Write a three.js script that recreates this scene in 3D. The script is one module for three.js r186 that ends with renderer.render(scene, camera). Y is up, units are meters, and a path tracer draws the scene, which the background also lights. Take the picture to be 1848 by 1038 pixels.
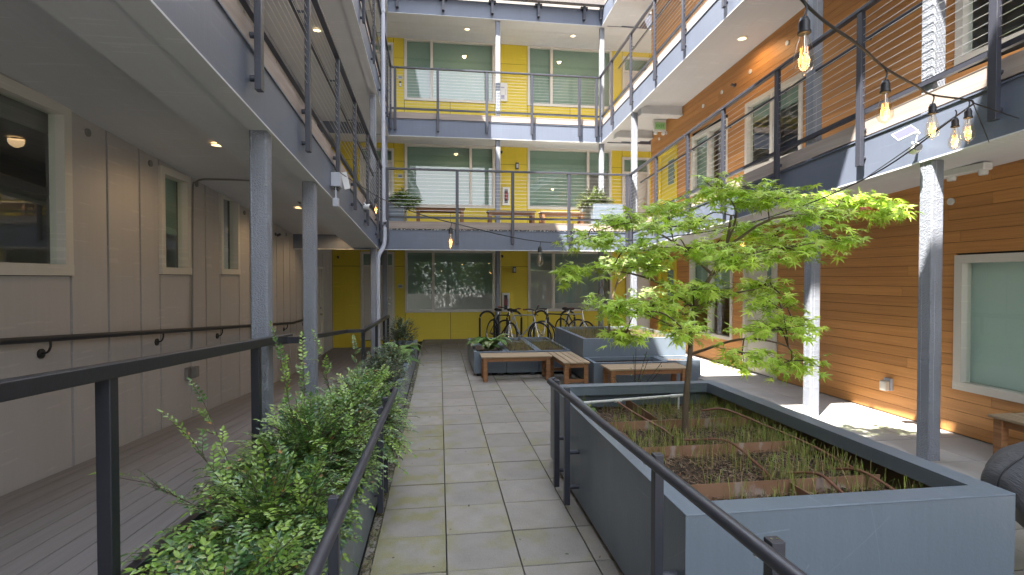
import * as THREE from 'three';
import { mergeGeometries } from 'three/addons/utils/BufferGeometryUtils.js';
import { RoundedBoxGeometry } from 'three/addons/geometries/RoundedBoxGeometry.js';

// ---------------------------------------------------------------- camera, sky, sun, exposure
const scene = new THREE.Scene();
const camera = new THREE.PerspectiveCamera(57.05, 1848 / 1038, 0.05, 600);
{
  const yaw = Math.atan(131 / 955), pit = Math.atan(17 / 955);
  camera.position.set(0, 1.72, 0);
  camera.lookAt(Math.sin(yaw) * Math.cos(pit), 1.72 - Math.sin(pit), -Math.cos(yaw) * Math.cos(pit));
}
const renderer = new THREE.WebGLRenderer({ antialias: true });
renderer.toneMapping = THREE.LinearToneMapping;
renderer.toneMappingExposure = 6.4;
renderer.shadowMap.enabled = true;
{
  const W = 64, H = 32, a = new Float32Array(W * H * 4);
  for (let j = 0; j < H; j++) for (let i = 0; i < W; i++) {
    const el = ((j + 0.5) / H - 0.5) * Math.PI, t = Math.pow(Math.max(0, Math.sin(el)), 0.55), o = (j * W + i) * 4;
    a[o] = 0.98 + (0.74 - 0.98) * t; a[o + 1] = 0.99 + (0.82 - 0.99) * t; a[o + 2] = 1.0 + (0.98 - 1.0) * t; a[o + 3] = 1;
    if (el < 0) { a[o] = 0.3; a[o + 1] = 0.3; a[o + 2] = 0.28; }
  }
  const sky = new THREE.DataTexture(a, W, H, THREE.RGBAFormat, THREE.FloatType);
  sky.mapping = THREE.EquirectangularReflectionMapping; sky.magFilter = THREE.LinearFilter; sky.needsUpdate = true;
  scene.background = sky; scene.environment = sky;
}
const sun = new THREE.DirectionalLight(new THREE.Color(1, 0.95, 0.87), 5.0);
sun.position.set(-0.41 * 30 + 2, 30, 0.38 * 30 - 7); sun.target.position.set(2, 0, -7);
sun.castShadow = true; sun.shadow.mapSize.set(4096, 4096);
Object.assign(sun.shadow.camera, { left: -18, right: 18, top: 18, bottom: -18, near: 1, far: 70 });
scene.add(sun, sun.target);

// ---------------------------------------------------------------- helpers
let seed = 7;
const rnd = () => { seed = (seed * 1664525 + 1013904223) >>> 0; return seed / 4294967296; };
const rr = (a, b) => a + (b - a) * rnd();
const pick = a => a[Math.floor(rnd() * a.length)];
const V = (x, y, d) => new THREE.Vector3(x, y, -d);           // x right, y up, d metres into the courtyard
const used = {};
const numbered = n => { const k = used[n] = (used[n] ?? -1) + 1; return k ? n + '_' + String(k).padStart(3, '0') : n; };
function thing(name, label, category, pos = [0, 0, 0], turn = 0, group) {
  const o = new THREE.Group(); o.name = numbered(name); scene.add(o);
  o.position.set(pos[0], pos[1], -pos[2]); o.rotation.y = turn; o.userData = { label, category };
  if (group) o.userData.group = group;
  return o;
}
function tag(o, label, category, group) { o.userData.label = label; o.userData.category = category; if (group) o.userData.group = group; return o; }
function structure(name, label) { const g = new THREE.Group(); g.name = numbered(name); g.userData = { kind: 'structure', label }; scene.add(g); return g; }
function uvm(g) {                                             // uv in metres from the dominant normal
  const p = g.attributes.position, n = g.attributes.normal, uv = new Float32Array(p.count * 2);
  for (let i = 0; i < p.count; i++) {
    const ax = Math.abs(n.getX(i)), ay = Math.abs(n.getY(i)), az = Math.abs(n.getZ(i));
    if (ay > ax && ay > az) { uv[2 * i] = p.getX(i); uv[2 * i + 1] = p.getZ(i); }
    else if (ax > az) { uv[2 * i] = p.getZ(i); uv[2 * i + 1] = p.getY(i); }
    else { uv[2 * i] = p.getX(i); uv[2 * i + 1] = p.getY(i); }
  }
  g.setAttribute('uv', new THREE.BufferAttribute(uv, 2));
  return g;
}
const swapUV = g => { const uv = g.attributes.uv; for (let i = 0; i < uv.count; i++) uv.setXY(i, uv.getY(i), uv.getX(i) + 0.37); return g; };
const clean = g => { const o = g.index ? g.toNonIndexed() : g; for (const k of Object.keys(o.attributes)) if (!['position', 'normal', 'uv', 'color'].includes(k)) o.deleteAttribute(k); return o; };
const merge = a => a.length === 1 ? a[0] : mergeGeometries(a.map(clean), false);
function obj(name, geo, mat, parent = scene) {
  const g = Array.isArray(geo) ? merge(geo) : geo;
  const m = new THREE.Mesh(g, mat); m.name = parent === scene ? numbered(name) : name;
  m.castShadow = m.receiveShadow = true; parent.add(m); return m;
}
const bx = (u0, u1, v0, v1, w0, w1, bev = 0) => {             // local box, optionally with rounded edges
  const g = bev ? new RoundedBoxGeometry(u1 - u0, v1 - v0, w1 - w0, 1, bev) : new THREE.BoxGeometry(u1 - u0, v1 - v0, w1 - w0);
  g.translate((u0 + u1) / 2, (v0 + v1) / 2, (w0 + w1) / 2); return uvm(g);
};
const wb = (x0, x1, y0, y1, d0, d1, bev) => bx(x0, x1, y0, y1, -d1, -d0, bev);
function hexa(x0, x1, d0, d1, yb, yt) {                        // box whose underside and top follow yb(d), yt(d)
  const c = [[x0, yb(d0), -d0], [x1, yb(d0), -d0], [x1, yt(d0), -d0], [x0, yt(d0), -d0], [x0, yb(d1), -d1], [x1, yb(d1), -d1], [x1, yt(d1), -d1], [x0, yt(d1), -d1]];
  const f = [[0, 1, 2, 3], [5, 4, 7, 6], [4, 0, 3, 7], [1, 5, 6, 2], [3, 2, 6, 7], [4, 5, 1, 0]], pos = [];
  for (const [a, b, e, g] of f) for (const k of [a, b, e, a, e, g]) pos.push(...c[k]);
  const g = new THREE.BufferGeometry(); g.setAttribute('position', new THREE.Float32BufferAttribute(pos, 3)); g.computeVertexNormals(); return uvm(g);
}
function bar(p, q, w, h, bev = 0) {                            // rectangular bar from p to q
  const L = p.distanceTo(q), g = bev ? new RoundedBoxGeometry(w, h, L, 1, bev) : new THREE.BoxGeometry(w, h, L);
  uvm(g); const m = new THREE.Matrix4().lookAt(q, p, new THREE.Vector3(0, 1, 0)); m.setPosition(p.clone().add(q).multiplyScalar(0.5));
  return g.applyMatrix4(m);
}
function rod(p, q, r, n = 8, r2 = r) {
  const L = p.distanceTo(q), g = new THREE.CylinderGeometry(r2, r, L, n);
  g.applyQuaternion(new THREE.Quaternion().setFromUnitVectors(new THREE.Vector3(0, 1, 0), q.clone().sub(p).normalize()));
  g.translate((p.x + q.x) / 2, (p.y + q.y) / 2, (p.z + q.z) / 2); return g;
}
const tube = (pts, r, seg = 40, n = 8, tension = 0.5) => new THREE.TubeGeometry(new THREE.CatmullRomCurve3(pts, false, 'catmullrom', tension), seg, r, n);
const lathe = (pts, n = 24) => new THREE.LatheGeometry(pts.map(p => new THREE.Vector2(...p)), n);

// ---------------------------------------------------------------- textures
const hsh = (x, y, s) => { let h = Math.imul(x, 374761393) + Math.imul(y, 668265263) + Math.imul(s, 1442695041); h = Math.imul(h ^ (h >>> 13), 1274126177); return ((h ^ (h >>> 16)) >>> 0) / 4294967296; };
function vn(x, y, px, py, s) {
  const xi = Math.floor(x), yi = Math.floor(y), fx = x - xi, fy = y - yi, u = fx * fx * (3 - 2 * fx), v = fy * fy * (3 - 2 * fy);
  const m = (a, p) => ((a % p) + p) % p;
  const a = hsh(m(xi, px), m(yi, py), s), b = hsh(m(xi + 1, px), m(yi, py), s), c = hsh(m(xi, px), m(yi + 1, py), s), d = hsh(m(xi + 1, px), m(yi + 1, py), s);
  return (a + (b - a) * u) * (1 - v) + (c + (d - c) * u) * v;
}
function fbm(u, v, fx, fy, s, oct = 4) { let t = 0, a = 0.5, n = 0; for (let o = 0; o < oct; o++) { t += a * vn(u * fx, v * fy, fx, fy, s + o); n += a; a *= 0.5; fx *= 2; fy *= 2; } return t / n; }
const s8 = x => { x = Math.min(1, Math.max(0, x)); return Math.round(255 * (x <= 0.0031308 ? 12.92 * x : 1.055 * Math.pow(x, 1 / 2.4) - 0.055)); };
function tex(w, h, fn, rep = [1, 1], linear = false) {
  const a = new Uint8Array(w * h * 4);
  for (let j = 0; j < h; j++) for (let i = 0; i < w; i++) {
    const c = fn((i + 0.5) / w, (j + 0.5) / h), o = (j * w + i) * 4;
    for (let k = 0; k < 3; k++) { const x = Array.isArray(c) ? c[k] : c; a[o + k] = linear ? Math.round(255 * Math.min(1, Math.max(0, x))) : s8(x); }
    a[o + 3] = 255;
  }
  const t = new THREE.DataTexture(a, w, h, THREE.RGBAFormat); t.wrapS = t.wrapT = THREE.RepeatWrapping; t.magFilter = THREE.LinearFilter; t.minFilter = THREE.LinearMipmapLinearFilter; t.generateMipmaps = true;
  if (!linear) t.colorSpace = THREE.SRGBColorSpace;
  t.repeat.set(...rep); t.needsUpdate = true; return t;
}
const mul = (c, k) => c.map(x => x * k), mix = (a, b, t) => a.map((x, i) => x + (b[i] - x) * t);
const sst = (a, b, x) => { const t = Math.min(1, Math.max(0, (x - a) / (b - a))); return t * t * (3 - 2 * t); };
const std = (o) => new THREE.MeshStandardMaterial(o);
const lin = (r, g, b) => new THREE.Color().setRGB(r, g, b);

const fineBump = tex(256, 256, (u, v) => fbm(u, v, 32, 32, 3, 3), [3, 3], true);
const paintMap = (c, s, amt = 0.16) => tex(512, 512, (u, v) => {
  let k = 1 - amt / 2 + amt * (0.6 * fbm(u, v, 6, 5, s, 5) + 0.4 * fbm(u, v, 60, 3, s + 9, 2));
  const sc = fbm(u, v, 5, 90, s + 20, 2); if (sc > 0.79) k *= 1.1;
  return mul(c, k);
}, [0.5, 0.5]);
const painted = (c, s, rough = 0.45, amt) => std({ map: paintMap(c, s, amt), roughness: rough, metalness: 0.0, bumpMap: fineBump, bumpScale: 0.0004 });

const M = {};
M.steel = painted([0.12, 0.14, 0.188], 1, 0.42, 0.2);          // blue grey fascia beams
{
  const sc = []; for (let i = 0; i < 26; i++) { const a = rr(0, 6.28); sc.push([rnd(), rnd(), Math.cos(a), Math.sin(a), rr(0.02, 0.16), rr(0.15, 0.6), rr(-1, 1)]); }
  M.planter = std({ map: tex(1024, 1024, (u, v) => {
    let k = 0.9 + 0.13 * fbm(u, v, 5, 4, 30, 5) + 0.07 * fbm(u, v, 90, 3, 39, 2);
    
    for (const [x, y, cx, cy, L, a, b] of sc) { const dx = u - x, dy = v - y, t = dx * cx + dy * cy; if (Math.abs(t) < L && Math.abs(-dx * cy + dy * cx - b * t * t) < 0.0011) k *= 1 + a * fbm(u, v, 60, 60, 50, 1); }
    return mul([0.15, 0.183, 0.222], k);
  }, [0.5, 0.5]), roughness: 0.42, roughnessMap: tex(256, 256, (u, v) => [0, 0.7 + 0.3 * fbm(u, v, 8, 8, 55, 4), 0], [1, 1], true), bumpMap: fineBump, bumpScale: 0.0005 });
}
M.rail = painted([0.04, 0.042, 0.056], 60, 0.38, 0.3);
M.guard = painted([0.02, 0.021, 0.027], 75, 0.4, 0.5);
M.grey = painted([0.2, 0.195, 0.185], 80, 0.5, 0.2);
M.cable = std({ color: lin(0.62, 0.62, 0.6), roughness: 0.3, metalness: 0.9 });
M.soffit = painted([0.58, 0.59, 0.61], 90, 0.8, 0.1);
M.trim = painted([0.56, 0.53, 0.47], 110, 0.5, 0.06);
M.frame = painted([0.62, 0.59, 0.53], 130, 0.4, 0.05);
M.panel = [0, 1, 2].map(i => painted(mul([0.46, 0.435, 0.42], 0.97 + 0.03 * i), 150 + i * 30, 0.75, 0.13));
M.yellow = [0, 1, 2].map(i => painted(mul([0.67, 0.525, 0.04], 0.95 + 0.04 * i), 300 + i * 30, 0.55, 0.1));
M.white = std({ color: lin(0.7, 0.7, 0.69), roughness: 0.5 });
M.dark = std({ color: lin(0.03, 0.03, 0.033), roughness: 0.6 });
M.joint = std({ color: lin(0.025, 0.024, 0.022), roughness: 0.9 });
M.black = std({ color: lin(0.018, 0.018, 0.02), roughness: 0.5 });
M.rubber = std({ color: lin(0.02, 0.02, 0.02), roughness: 0.85 });
M.chrome = std({ color: lin(0.6, 0.6, 0.6), roughness: 0.25, metalness: 1 });
M.galv = painted([0.42, 0.44, 0.5], 360, 0.4, 0.12);
M.red = std({ color: lin(0.3, 0.025, 0.02), roughness: 0.4 });
M.room = std({ color: lin(0.5, 0.48, 0.44), roughness: 0.9 });
M.glass = new THREE.MeshPhysicalMaterial({ color: lin(0.88, 0.95, 0.91), roughness: 0.0, transmission: 1, thickness: 0, ior: 1.7 });
M.blind = std({ map: tex(128, 128, (u, v) => mul([0.25, 0.335, 0.29], 0.9 + 0.2 * fbm(u, v, 30, 60, 400, 2)), [2, 2]), roughness: 0.9 });
M.slot = std({ color: lin(0.2, 0.26, 0.24), roughness: 0.05 });
M.blindLight = std({ color: lin(0.58, 0.7, 0.68), roughness: 0.9 });
M.curtain = std({ color: lin(0.25, 0.3, 0.3), roughness: 0.9 });
// rough fire-proof coating of the columns, with pale run marks
M.column = std({
  map: tex(512, 512, (u, v) => { const b = 0.9 + 0.25 * fbm(u, v, 8, 8, 410, 4); const x = u + 0.02 * fbm(u, v, 3, 12, 414, 2); const runs = Math.max(0, 1 - Math.abs(((x * 4) % 1) - 0.5) * 34) * sst(0.42, 0.6, fbm(u, v, 6, 3, 417, 3)); return mul([0.22, 0.235, 0.27], b + 0.9 * runs); }, [2, 0.5]),
  roughness: 0.55, bumpMap: tex(512, 512, (u, v) => fbm(u, v, 40, 40, 420, 2) * 0.7 + 0.3 * fbm(u, v, 12, 12, 425, 2), [4, 4], true), bumpScale: 0.011,
});
// concrete pavers, several weatherings; moss grows as ragged patches
M.paver = [0, 1, 2, 3, 4, 5, 6].map(i => std({
  map: tex(256, 256, (u, v) => {
    const g = 0.8 + 0.22 * fbm(u, v, 4, 4, 500 + i * 11, 5) + 0.18 * (fbm(u, v, 100, 100, 505 + i, 2) - 0.5);
    let c = mul(mix([0.3, 0.268, 0.228], [0.27, 0.253, 0.228], fbm(u, v, 2, 2, 520 + i, 2)), g * [0.9, 1.04, 0.97, 1.08, 0.93, 1.0, 0.88][i]);
    const edge = Math.min(u, v, 1 - u, 1 - v);
    const m = sst(0.45, 0.8, fbm(u, v, 3, 3, 530 + i * 7, 5) + (i > 3 ? 0.12 : i > 1 ? 0 : -0.12) + 0.05 * (edge < 0.06));
    return mix(c, mul([0.24, 0.225, 0.1], g), m * (i > 3 ? 0.8 : 0.55));
  }), roughness: 0.9, bumpMap: fineBump, bumpScale: 0.002,
}));
M.tile = [0, 1, 2].map(i => std({ map: tex(256, 256, (u, v) => mul([0.31, 0.29, 0.27], 0.85 + 0.02 * i + 0.25 * fbm(u, v, 4, 4, 600 + i * 9, 5)), [1, 1]), roughness: 0.75, bumpMap: fineBump, bumpScale: 0.001 }));
const grain = (c1, c2, s, cy = 26) => tex(512, 256, (u, v) => { const w = v + 0.03 * fbm(u, v, 3, 3, s, 3); const g = fbm(u, w, 2, cy, s + 3, 4), f = fbm(u, w, 12, 128, s + 6, 2); return mul(mix(c1, c2, sst(0.3, 0.75, g)), 0.86 + 0.28 * f); }, [0.45, 2.2]);
M.cedar = [0, 1, 2, 3, 4].map(i => std({ map: grain(mul([0.56, 0.265, 0.085], 0.88 + 0.05 * i), mul([0.5, 0.228, 0.07], 0.88 + 0.05 * i), 700 + i * 13), roughness: 0.55, bumpMap: fineBump, bumpScale: 0.0005 }));
M.deck = [0, 1, 2].map(i => std({ map: grain(mul([0.245, 0.226, 0.222], 0.94 + 0.04 * i), mul([0.222, 0.204, 0.2], 0.94 + 0.04 * i), 780 + i * 17, 12), roughness: 0.8 }));
M.benchTop = [0, 1].map(i => std({ map: grain(mul([0.37, 0.28, 0.18], 0.95 + 0.1 * i), [0.28, 0.2, 0.12], 820 + i * 9), roughness: 0.75 }));
M.benchLeg = std({ map: grain([0.3, 0.145, 0.06], [0.22, 0.095, 0.038], 850), roughness: 0.7 });
M.edge = std({ map: grain([0.37, 0.31, 0.27], [0.31, 0.255, 0.22], 870, 16), roughness: 0.8 });
M.rust = [0, 1].map(i => std({ map: tex(256, 256, (u, v) => { const a = fbm(u, v, 4, 4, 900 + i, 5); return mix(mix([0.2, 0.1, 0.05], [0.3, 0.17, 0.1], a), [0.36, 0.3, 0.26], sst(0.58, 0.75, fbm(u, v, 7, 4, 910 + i, 4)) * 0.7); }, [2, 2]), roughness: 0.8 }));
M.soil = std({ map: tex(512, 512, (u, v) => { const a = fbm(u, v, 30, 30, 930, 4); return mix([0.03, 0.02, 0.014], [0.15, 0.1, 0.065], sst(0.35, 0.8, a)); }, [1.5, 1.5]), roughness: 1, bumpMap: tex(256, 256, (u, v) => fbm(u, v, 24, 24, 940, 3), [1.5, 1.5], true), bumpScale: 0.03 });
M.bark = std({ map: tex(256, 256, (u, v) => mul([0.16, 0.115, 0.075], 0.7 + 0.6 * fbm(u, v, 20, 6, 950, 4)), [1, 1]), roughness: 0.9, bumpMap: fineBump, bumpScale: 0.004 });
M.twig = std({ color: lin(0.08, 0.05, 0.04), roughness: 0.9 });
M.hose = std({ color: lin(0.2, 0.085, 0.05), roughness: 0.55 });
M.gravel = std({ map: tex(256, 128, (u, v) => mix([0.05, 0.045, 0.04], [0.5, 0.48, 0.44], sst(0.45, 0.75, fbm(u, v, 50, 25, 960, 2))), [1, 2]), roughness: 1 });
const leafMat = (r, rough = 0.5) => new THREE.MeshPhysicalMaterial({ vertexColors: true, roughness: rough, transmission: r, thickness: 0, side: THREE.DoubleSide });
M.leaf = leafMat(0.5, 0.6); M.shrub = leafMat(0.22, 0.36);

// ---------------------------------------------------------------- levels: the side walkways slope down away from the camera
const XL = -1.22, XR = 4.15, WL = -2.9, WR = 5.175, WF = 15, FLR = 0.142;
const rampY = d => Math.max(0.533 - 0.0667 * d, -0.187);
const L2L = d => 2.30 + 0.0695 * (11.1 - d), L2R = d => 2.30 + 0.0605 * (11.1 - d), L2F = () => 2.30;
const L3L = d => 5.20 + 0.082 * (13.3 - d), L3R = d => 5.21 + 0.05 * (13.3 - d), L3F = () => 5.21;
const L4L = d => L3L(d) + 2.98, L4R = d => L3R(d) + 2.98, L4F = () => 8.2;

// ---------------------------------------------------------------- ground
{
  const g = structure('ground', 'bare ground below the paving');
  obj('ground_sheet', wb(-300, 300, -0.6, -0.42, -300, 300), M.tile[0], g);
}
{
  const g = structure('courtyard_paving', 'square concrete pavers of the courtyard, mossy towards the planter');
  obj('bedding', wb(-1.05, 4.05, -0.4, -0.055, -1, WF), M.joint, g);
  const S = 0.4475, inside = (x0, x1, d0, d1) => [[1.0, 2.7, 2.0, 4.9], [0.6, 2.3, 9.3, 11.5], [2.35, 4.16, 8.45, 10.6], [2.35, 4.16, 7.9, 8.5], [-1.1, -0.47, -2, 11.5]].some(([a, b, c, e]) => x0 > a - 0.02 && x1 < b + 0.02 && d0 > c - 0.02 && d1 < e + 0.02);
  const cache = {};
  for (let k = -2; k <= 8; k++) for (let j = -2; j <= 26; j++) {
    let x0 = 0.04 + (k) * S, x1 = x0 + S, d0 = 3.094 + j * S, d1 = d0 + S;
    if (k === -2) x0 = -0.468; x1 = Math.min(x1, 4.045); d1 = Math.min(d1, WF - 0.005);
    if (x1 - x0 < 0.04 || d1 - d0 < 0.05 || inside(x0, x1, d0, d1)) continue;
    const w = +(x1 - x0 - 0.007).toFixed(3), l = +(d1 - d0 - 0.007).toFixed(3), key = w + '_' + l;
    const geo = cache[key] ??= (() => { const b = new RoundedBoxGeometry(w, 0.05, l, 1, 0.004); uvm(b); const uv = b.attributes.uv; for (let i = 0; i < uv.count; i++) uv.setXY(i, uv.getX(i) / S + 0.5, uv.getY(i) / S + 0.5); return b; })();
    const near = k <= -1 ? 3 : k === 0 ? 1 : 0;
    const mi = Math.min(6, Math.max(0, Math.floor(rr(0, 3.2) + near * 1.1 * (d0 < 6 || (d0 > 9.4 && d0 < 10.4) ? 1 : 0.35))));
    const m = obj('paver', geo, M.paver[mi], g);
    m.position.set((x0 + x1) / 2, -0.025 + rr(-0.0025, 0.0025), -(d0 + d1) / 2); m.rotation.set(rr(-1, 1) * 0.002, Math.floor(rnd() * 2) * (w === l ? Math.PI / 2 : Math.PI), rr(-1, 1) * 0.002);
  }
}
{
  const g = structure('walkway_paving', 'grey tiled walkway along the cedar wall, one step up');
  obj('walkway_bed', wb(4.05, 9, -0.4, FLR - 0.03, -6, WF), M.tile[1], g);
  for (let d = -1.0; d < WF - 0.1; d += 0.62) for (const [a, b] of [[4.05, 4.6], [4.6, WR + 0.05]])
    obj('floor_tile', wb(a + 0.003, b - 0.003, FLR - 0.03, FLR + rr(-0.001, 0.001), d + 0.003, Math.min(d + 0.617, WF - 0.01), 0.003), M.tile[Math.floor(rnd() * 3)], g);
}
{
  const g = structure('ramp', 'sloping boarded ramp between the panel wall and the metal guard rail');
  const breaks = [-2.4, 0.2, 4.88, 10.78, WF - 0.02];
  obj('ramp_slab', [hexa(WL, -1.1, -3, 10.78, () => -0.4, d => rampY(d) - 0.03), hexa(WL, -1.1, 10.78, WF, () => -0.4, () => -0.217)], M.joint, g);
  for (let i = 0; i < 13; i++) for (let s = 0; s < 4; s++) {
    const x0 = WL + 0.01 + i * 0.137;
    obj('deck_board', swapUV(hexa(x0 + 0.003, x0 + 0.134, breaks[s] + 0.002, breaks[s + 1] - 0.002, d => rampY(d) - 0.029, d => rampY(d))), pick(M.deck), g);
  }
  obj('ramp_kerb', hexa(-1.1, -1.0, -2, WF - 0.1, () => -0.39, d => rampY(d) + 0.02), M.trim, g);
}

// ---------------------------------------------------------------- buildings
function shapeWall(u0, u1, v0, v1, holes, depth) {
  const s = new THREE.Shape([[u0, v0], [u1, v0], [u1, v1], [u0, v1]].map(p => new THREE.Vector2(...p)));
  for (const [a, b, c, d] of holes) s.holes.push(new THREE.Path([[a, c], [a, d], [b, d], [b, c]].map(p => new THREE.Vector2(...p))));
  const g = new THREE.ExtrudeGeometry(s, { depth, bevelEnabled: false }); return uvm(g);
}
function cladding(parent, uEdges, v0, v1, holes, splits, mats, coolUnder) {
  const gap = coolUnder ? 0.016 : 0.006;
  for (let i = 0; i < uEdges.length - 1; i++) {
    const a = uEdges[i], b = uEdges[i + 1], hs = holes.filter(h => h[0] < b - 0.01 && h[1] > a + 0.01 && h[3] > v0 && h[2] < v1);
    const inHole = (p, q) => hs.some(h => p >= h[2] - 0.01 && q <= h[3] + 0.01);
    const vs = [...new Set([v0, v1, ...hs.flatMap(h => [h[2], h[3]]), ...(hs.length ? [] : splits)])].filter(v => v >= v0 && v <= v1).sort((x, y) => x - y);
    for (let k = 0; k < vs.length - 1; k++) if (vs[k + 1] - vs[k] > 0.02 && !inHole(vs[k], vs[k + 1]))
      obj('wall_panel', bx(a + gap, b - gap, vs[k] + 0.005, vs[k + 1] - 0.005, coolUnder ? -0.022 : -0.012, 0), pick(mats), parent);
  }
}
function win(parent, u0, u1, v0, v1, mulls = [], o = {}) {
  const t = o.t ?? 0.06, fr = [bx(u0, u1, v1 - t, v1, -0.09, 0.022), bx(u0, u1, v0, v0 + t, -0.09, 0.026), bx(u0, u0 + t, v0 + t, v1 - t, -0.09, 0.022), bx(u1 - t, u1, v0 + t, v1 - t, -0.09, 0.022)];
  for (const m of mulls) fr.push(bx(m - t / 2, m + t / 2, v0 + t, v1 - t, -0.09, 0.02));
  const w = obj('window', fr, o.frame ?? M.frame, parent);
  const us = [u0 + t / 2, ...mulls, u1 - t / 2];
  for (let i = 0; i < us.length - 1; i++) {
    const a = us[i] + t / 2, b = us[i + 1] - t / 2;
    if (o.sash === i || o.sash === 'all') obj('sash', [bx(a, b, v1 - t - 0.035, v1 - t, -0.07, 0.006), bx(a, b, v0 + t, v0 + t + 0.035, -0.07, 0.006), bx(a, a + 0.035, v0 + t + 0.035, v1 - t - 0.035, -0.07, 0.006), bx(b - 0.035, b, v0 + t + 0.035, v1 - t - 0.035, -0.07, 0.006)], o.frame ?? M.frame, w);
    const p = new THREE.PlaneGeometry(b - a, v1 - v0 - 2 * t); p.translate((a + b) / 2, (v0 + v1) / 2, -0.045);
    obj('pane', p, M.glass, w);
    const bl = o.blinds?.[i] ?? o.blind ?? 1;
    if (bl > 0) obj('blind', bx(a - 0.02, b + 0.02, v1 - t - (v1 - v0 - 2 * t) * bl, v1 - t + 0.02, -0.115, -0.11), o.blindMat ?? M.blind, w);
  }
  return w;
}
function door(parent, u0, u1, v0, v1, o = {}) {
  const t = 0.06, dr = obj('door', [bx(u0, u1, v1 - t, v1, -0.1, 0.02), bx(u0, u0 + t, v0, v1 - t, -0.1, 0.02), bx(u1 - t, u1, v0, v1 - t, -0.1, 0.02), ...(o.head ? [bx(u0 + t, u1 - t, o.head, o.head + 0.05, -0.1, 0.015)] : [])], o.frameMat ?? M.frame, parent);
  const top = o.head ?? v1 - t;
  obj('door_leaf', bx(u0 + t + 0.004, u1 - t - 0.004, v0 + 0.01, top - 0.005, -0.075, -0.03), o.mat ?? M.trim, dr);
  if (o.head) { const p = new THREE.PlaneGeometry(u1 - u0 - 2 * t, v1 - t - o.head - 0.05); p.translate((u0 + u1) / 2, (v1 - t + o.head + 0.05) / 2, -0.05); obj('transom_pane', p, M.glass, dr); obj('transom_blind', bx(u0 + t, u1 - t, o.head + 0.05, v1 - t, -0.12, -0.115), M.blind, dr); }
  const hu = o.left ? u0 + t + 0.07 : u1 - t - 0.07;
  obj('handle', [rod(new THREE.Vector3(hu, v0 + 1.0, -0.03), new THREE.Vector3(hu, v0 + 1.0, 0.03), 0.026, 14), bar(new THREE.Vector3(hu, v0 + 1.0, 0.025), new THREE.Vector3(hu + (o.left ? 0.11 : -0.11), v0 + 1.0, 0.025), 0.018, 0.018), rod(new THREE.Vector3(hu, v0 + 1.16, -0.03), new THREE.Vector3(hu, v0 + 1.16, 0.0), 0.026, 14)], M.chrome, dr);
  if (o.slot) obj('glazed_slot', bx(o.slot[0], o.slot[1], v0 + 0.9, v1 - 0.25, -0.04, -0.025), M.slot, dr);
  return dr;
}
// ---- left building: vertical warm grey panels; local u = d, w = out towards the court
const leftB = thing('apartment_building', 'apartment building clad in warm grey vertical panels beside the boarded ramp', 'building', [WL, 0, 0], Math.PI / 2);
{
  const B = leftB, H1 = [[3.1, 4.64, 1.74, 3.07], [6.0, 6.66, 1.76, 2.9], [7.53, 8.19, 1.77, 2.9]], H1d = [[12.9, 13.75, -0.18, 2.0]];
  const H2 = [[3.2, 4.4, 4.3, 5.6], [7.6, 8.5, 3.2, 5.25], [9.3, 10.1, 4.1, 5.2], [5.3, 6.3, 4.2, 5.4]];
  obj('wall', shapeWall(-6, WF, -0.3, 13.1, [...H1, ...H2, ...H1d], 0.12).translate(0, 0, -0.146), M.joint, B);
  cladding(B, [2.3, 3.1, 4.64, 5.12, 5.63, 5.99, 6.67, 7.09, 7.52, 8.2, 8.65, 9.1, 9.55, 10.0, 10.42, 10.85, 11.3, 11.75, 12.2, 12.55, 12.9, 13.75, 14.2, 14.6, WF], -0.25, 3.4, [...H1, ...H1d], [], M.panel, true);
  cladding(B, [1.2, 2.2, 3.2, 4.4, 5.3, 6.3, 7.0, 7.6, 8.5, 9.3, 10.1, 10.9, 11.7, 12.5, 13.3, WF], 3.4, 6.3, H2, [], M.panel, true);
  cladding(B, [4, 5, 6, 7, 8, 9, 10, 11, 12, 13, 14, WF], 6.3, 9.2, [], [], M.panel, true);
  win(B, 3.1, 4.64, 1.74, 3.07, [], { t: 0.085, blind: 0 });
  win(B, 6.0, 6.66, 1.76, 2.9, [], { t: 0.075, blind: 0.62 });
  win(B, 7.53, 8.19, 1.77, 2.9, [], { t: 0.075, blind: 0 });
  win(B, 3.2, 4.4, 4.3, 5.6, [], { blind: 1 }); win(B, 9.3, 10.1, 4.1, 5.2, [], { blind: 1 }); win(B, 5.3, 6.3, 4.2, 5.4, [], { blind: 1 });
  door(B, 7.6, 8.5, 3.2, 5.25, { mat: M.trim });
  door(B, 12.9, 13.75, -0.18, 2.0, { mat: M.trim });
  obj('interior_wall', bx(-6, WF, -0.3, 13.1, -2.6, -2.4), M.room, B);
  for (const v of [0.1, 3.1, 6.1]) obj('interior_floor', bx(-6, WF, v - 0.25, v, -2.4, -0.15), M.deck[0], B);
  obj('roof', hexa(-4.6, XL + 0.02, -6, 14.6, d => 12.45 - 0.14 * d, d => 12.95 - 0.145 * d).translate(-WL, 0, 0).rotateY(-Math.PI / 2), M.steel, B);
  for (const [u, v] of [[4.86, 2.93], [5.82, 2.88], [6.85, 2.85], [8.42, 2.7], [10.6, 2.55]])
    obj('wall_disc', new THREE.CylinderGeometry(0.033, 0.033, 0.016, 20).rotateX(Math.PI / 2).translate(u, v, 0.006), M.grey, B);
}
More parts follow.
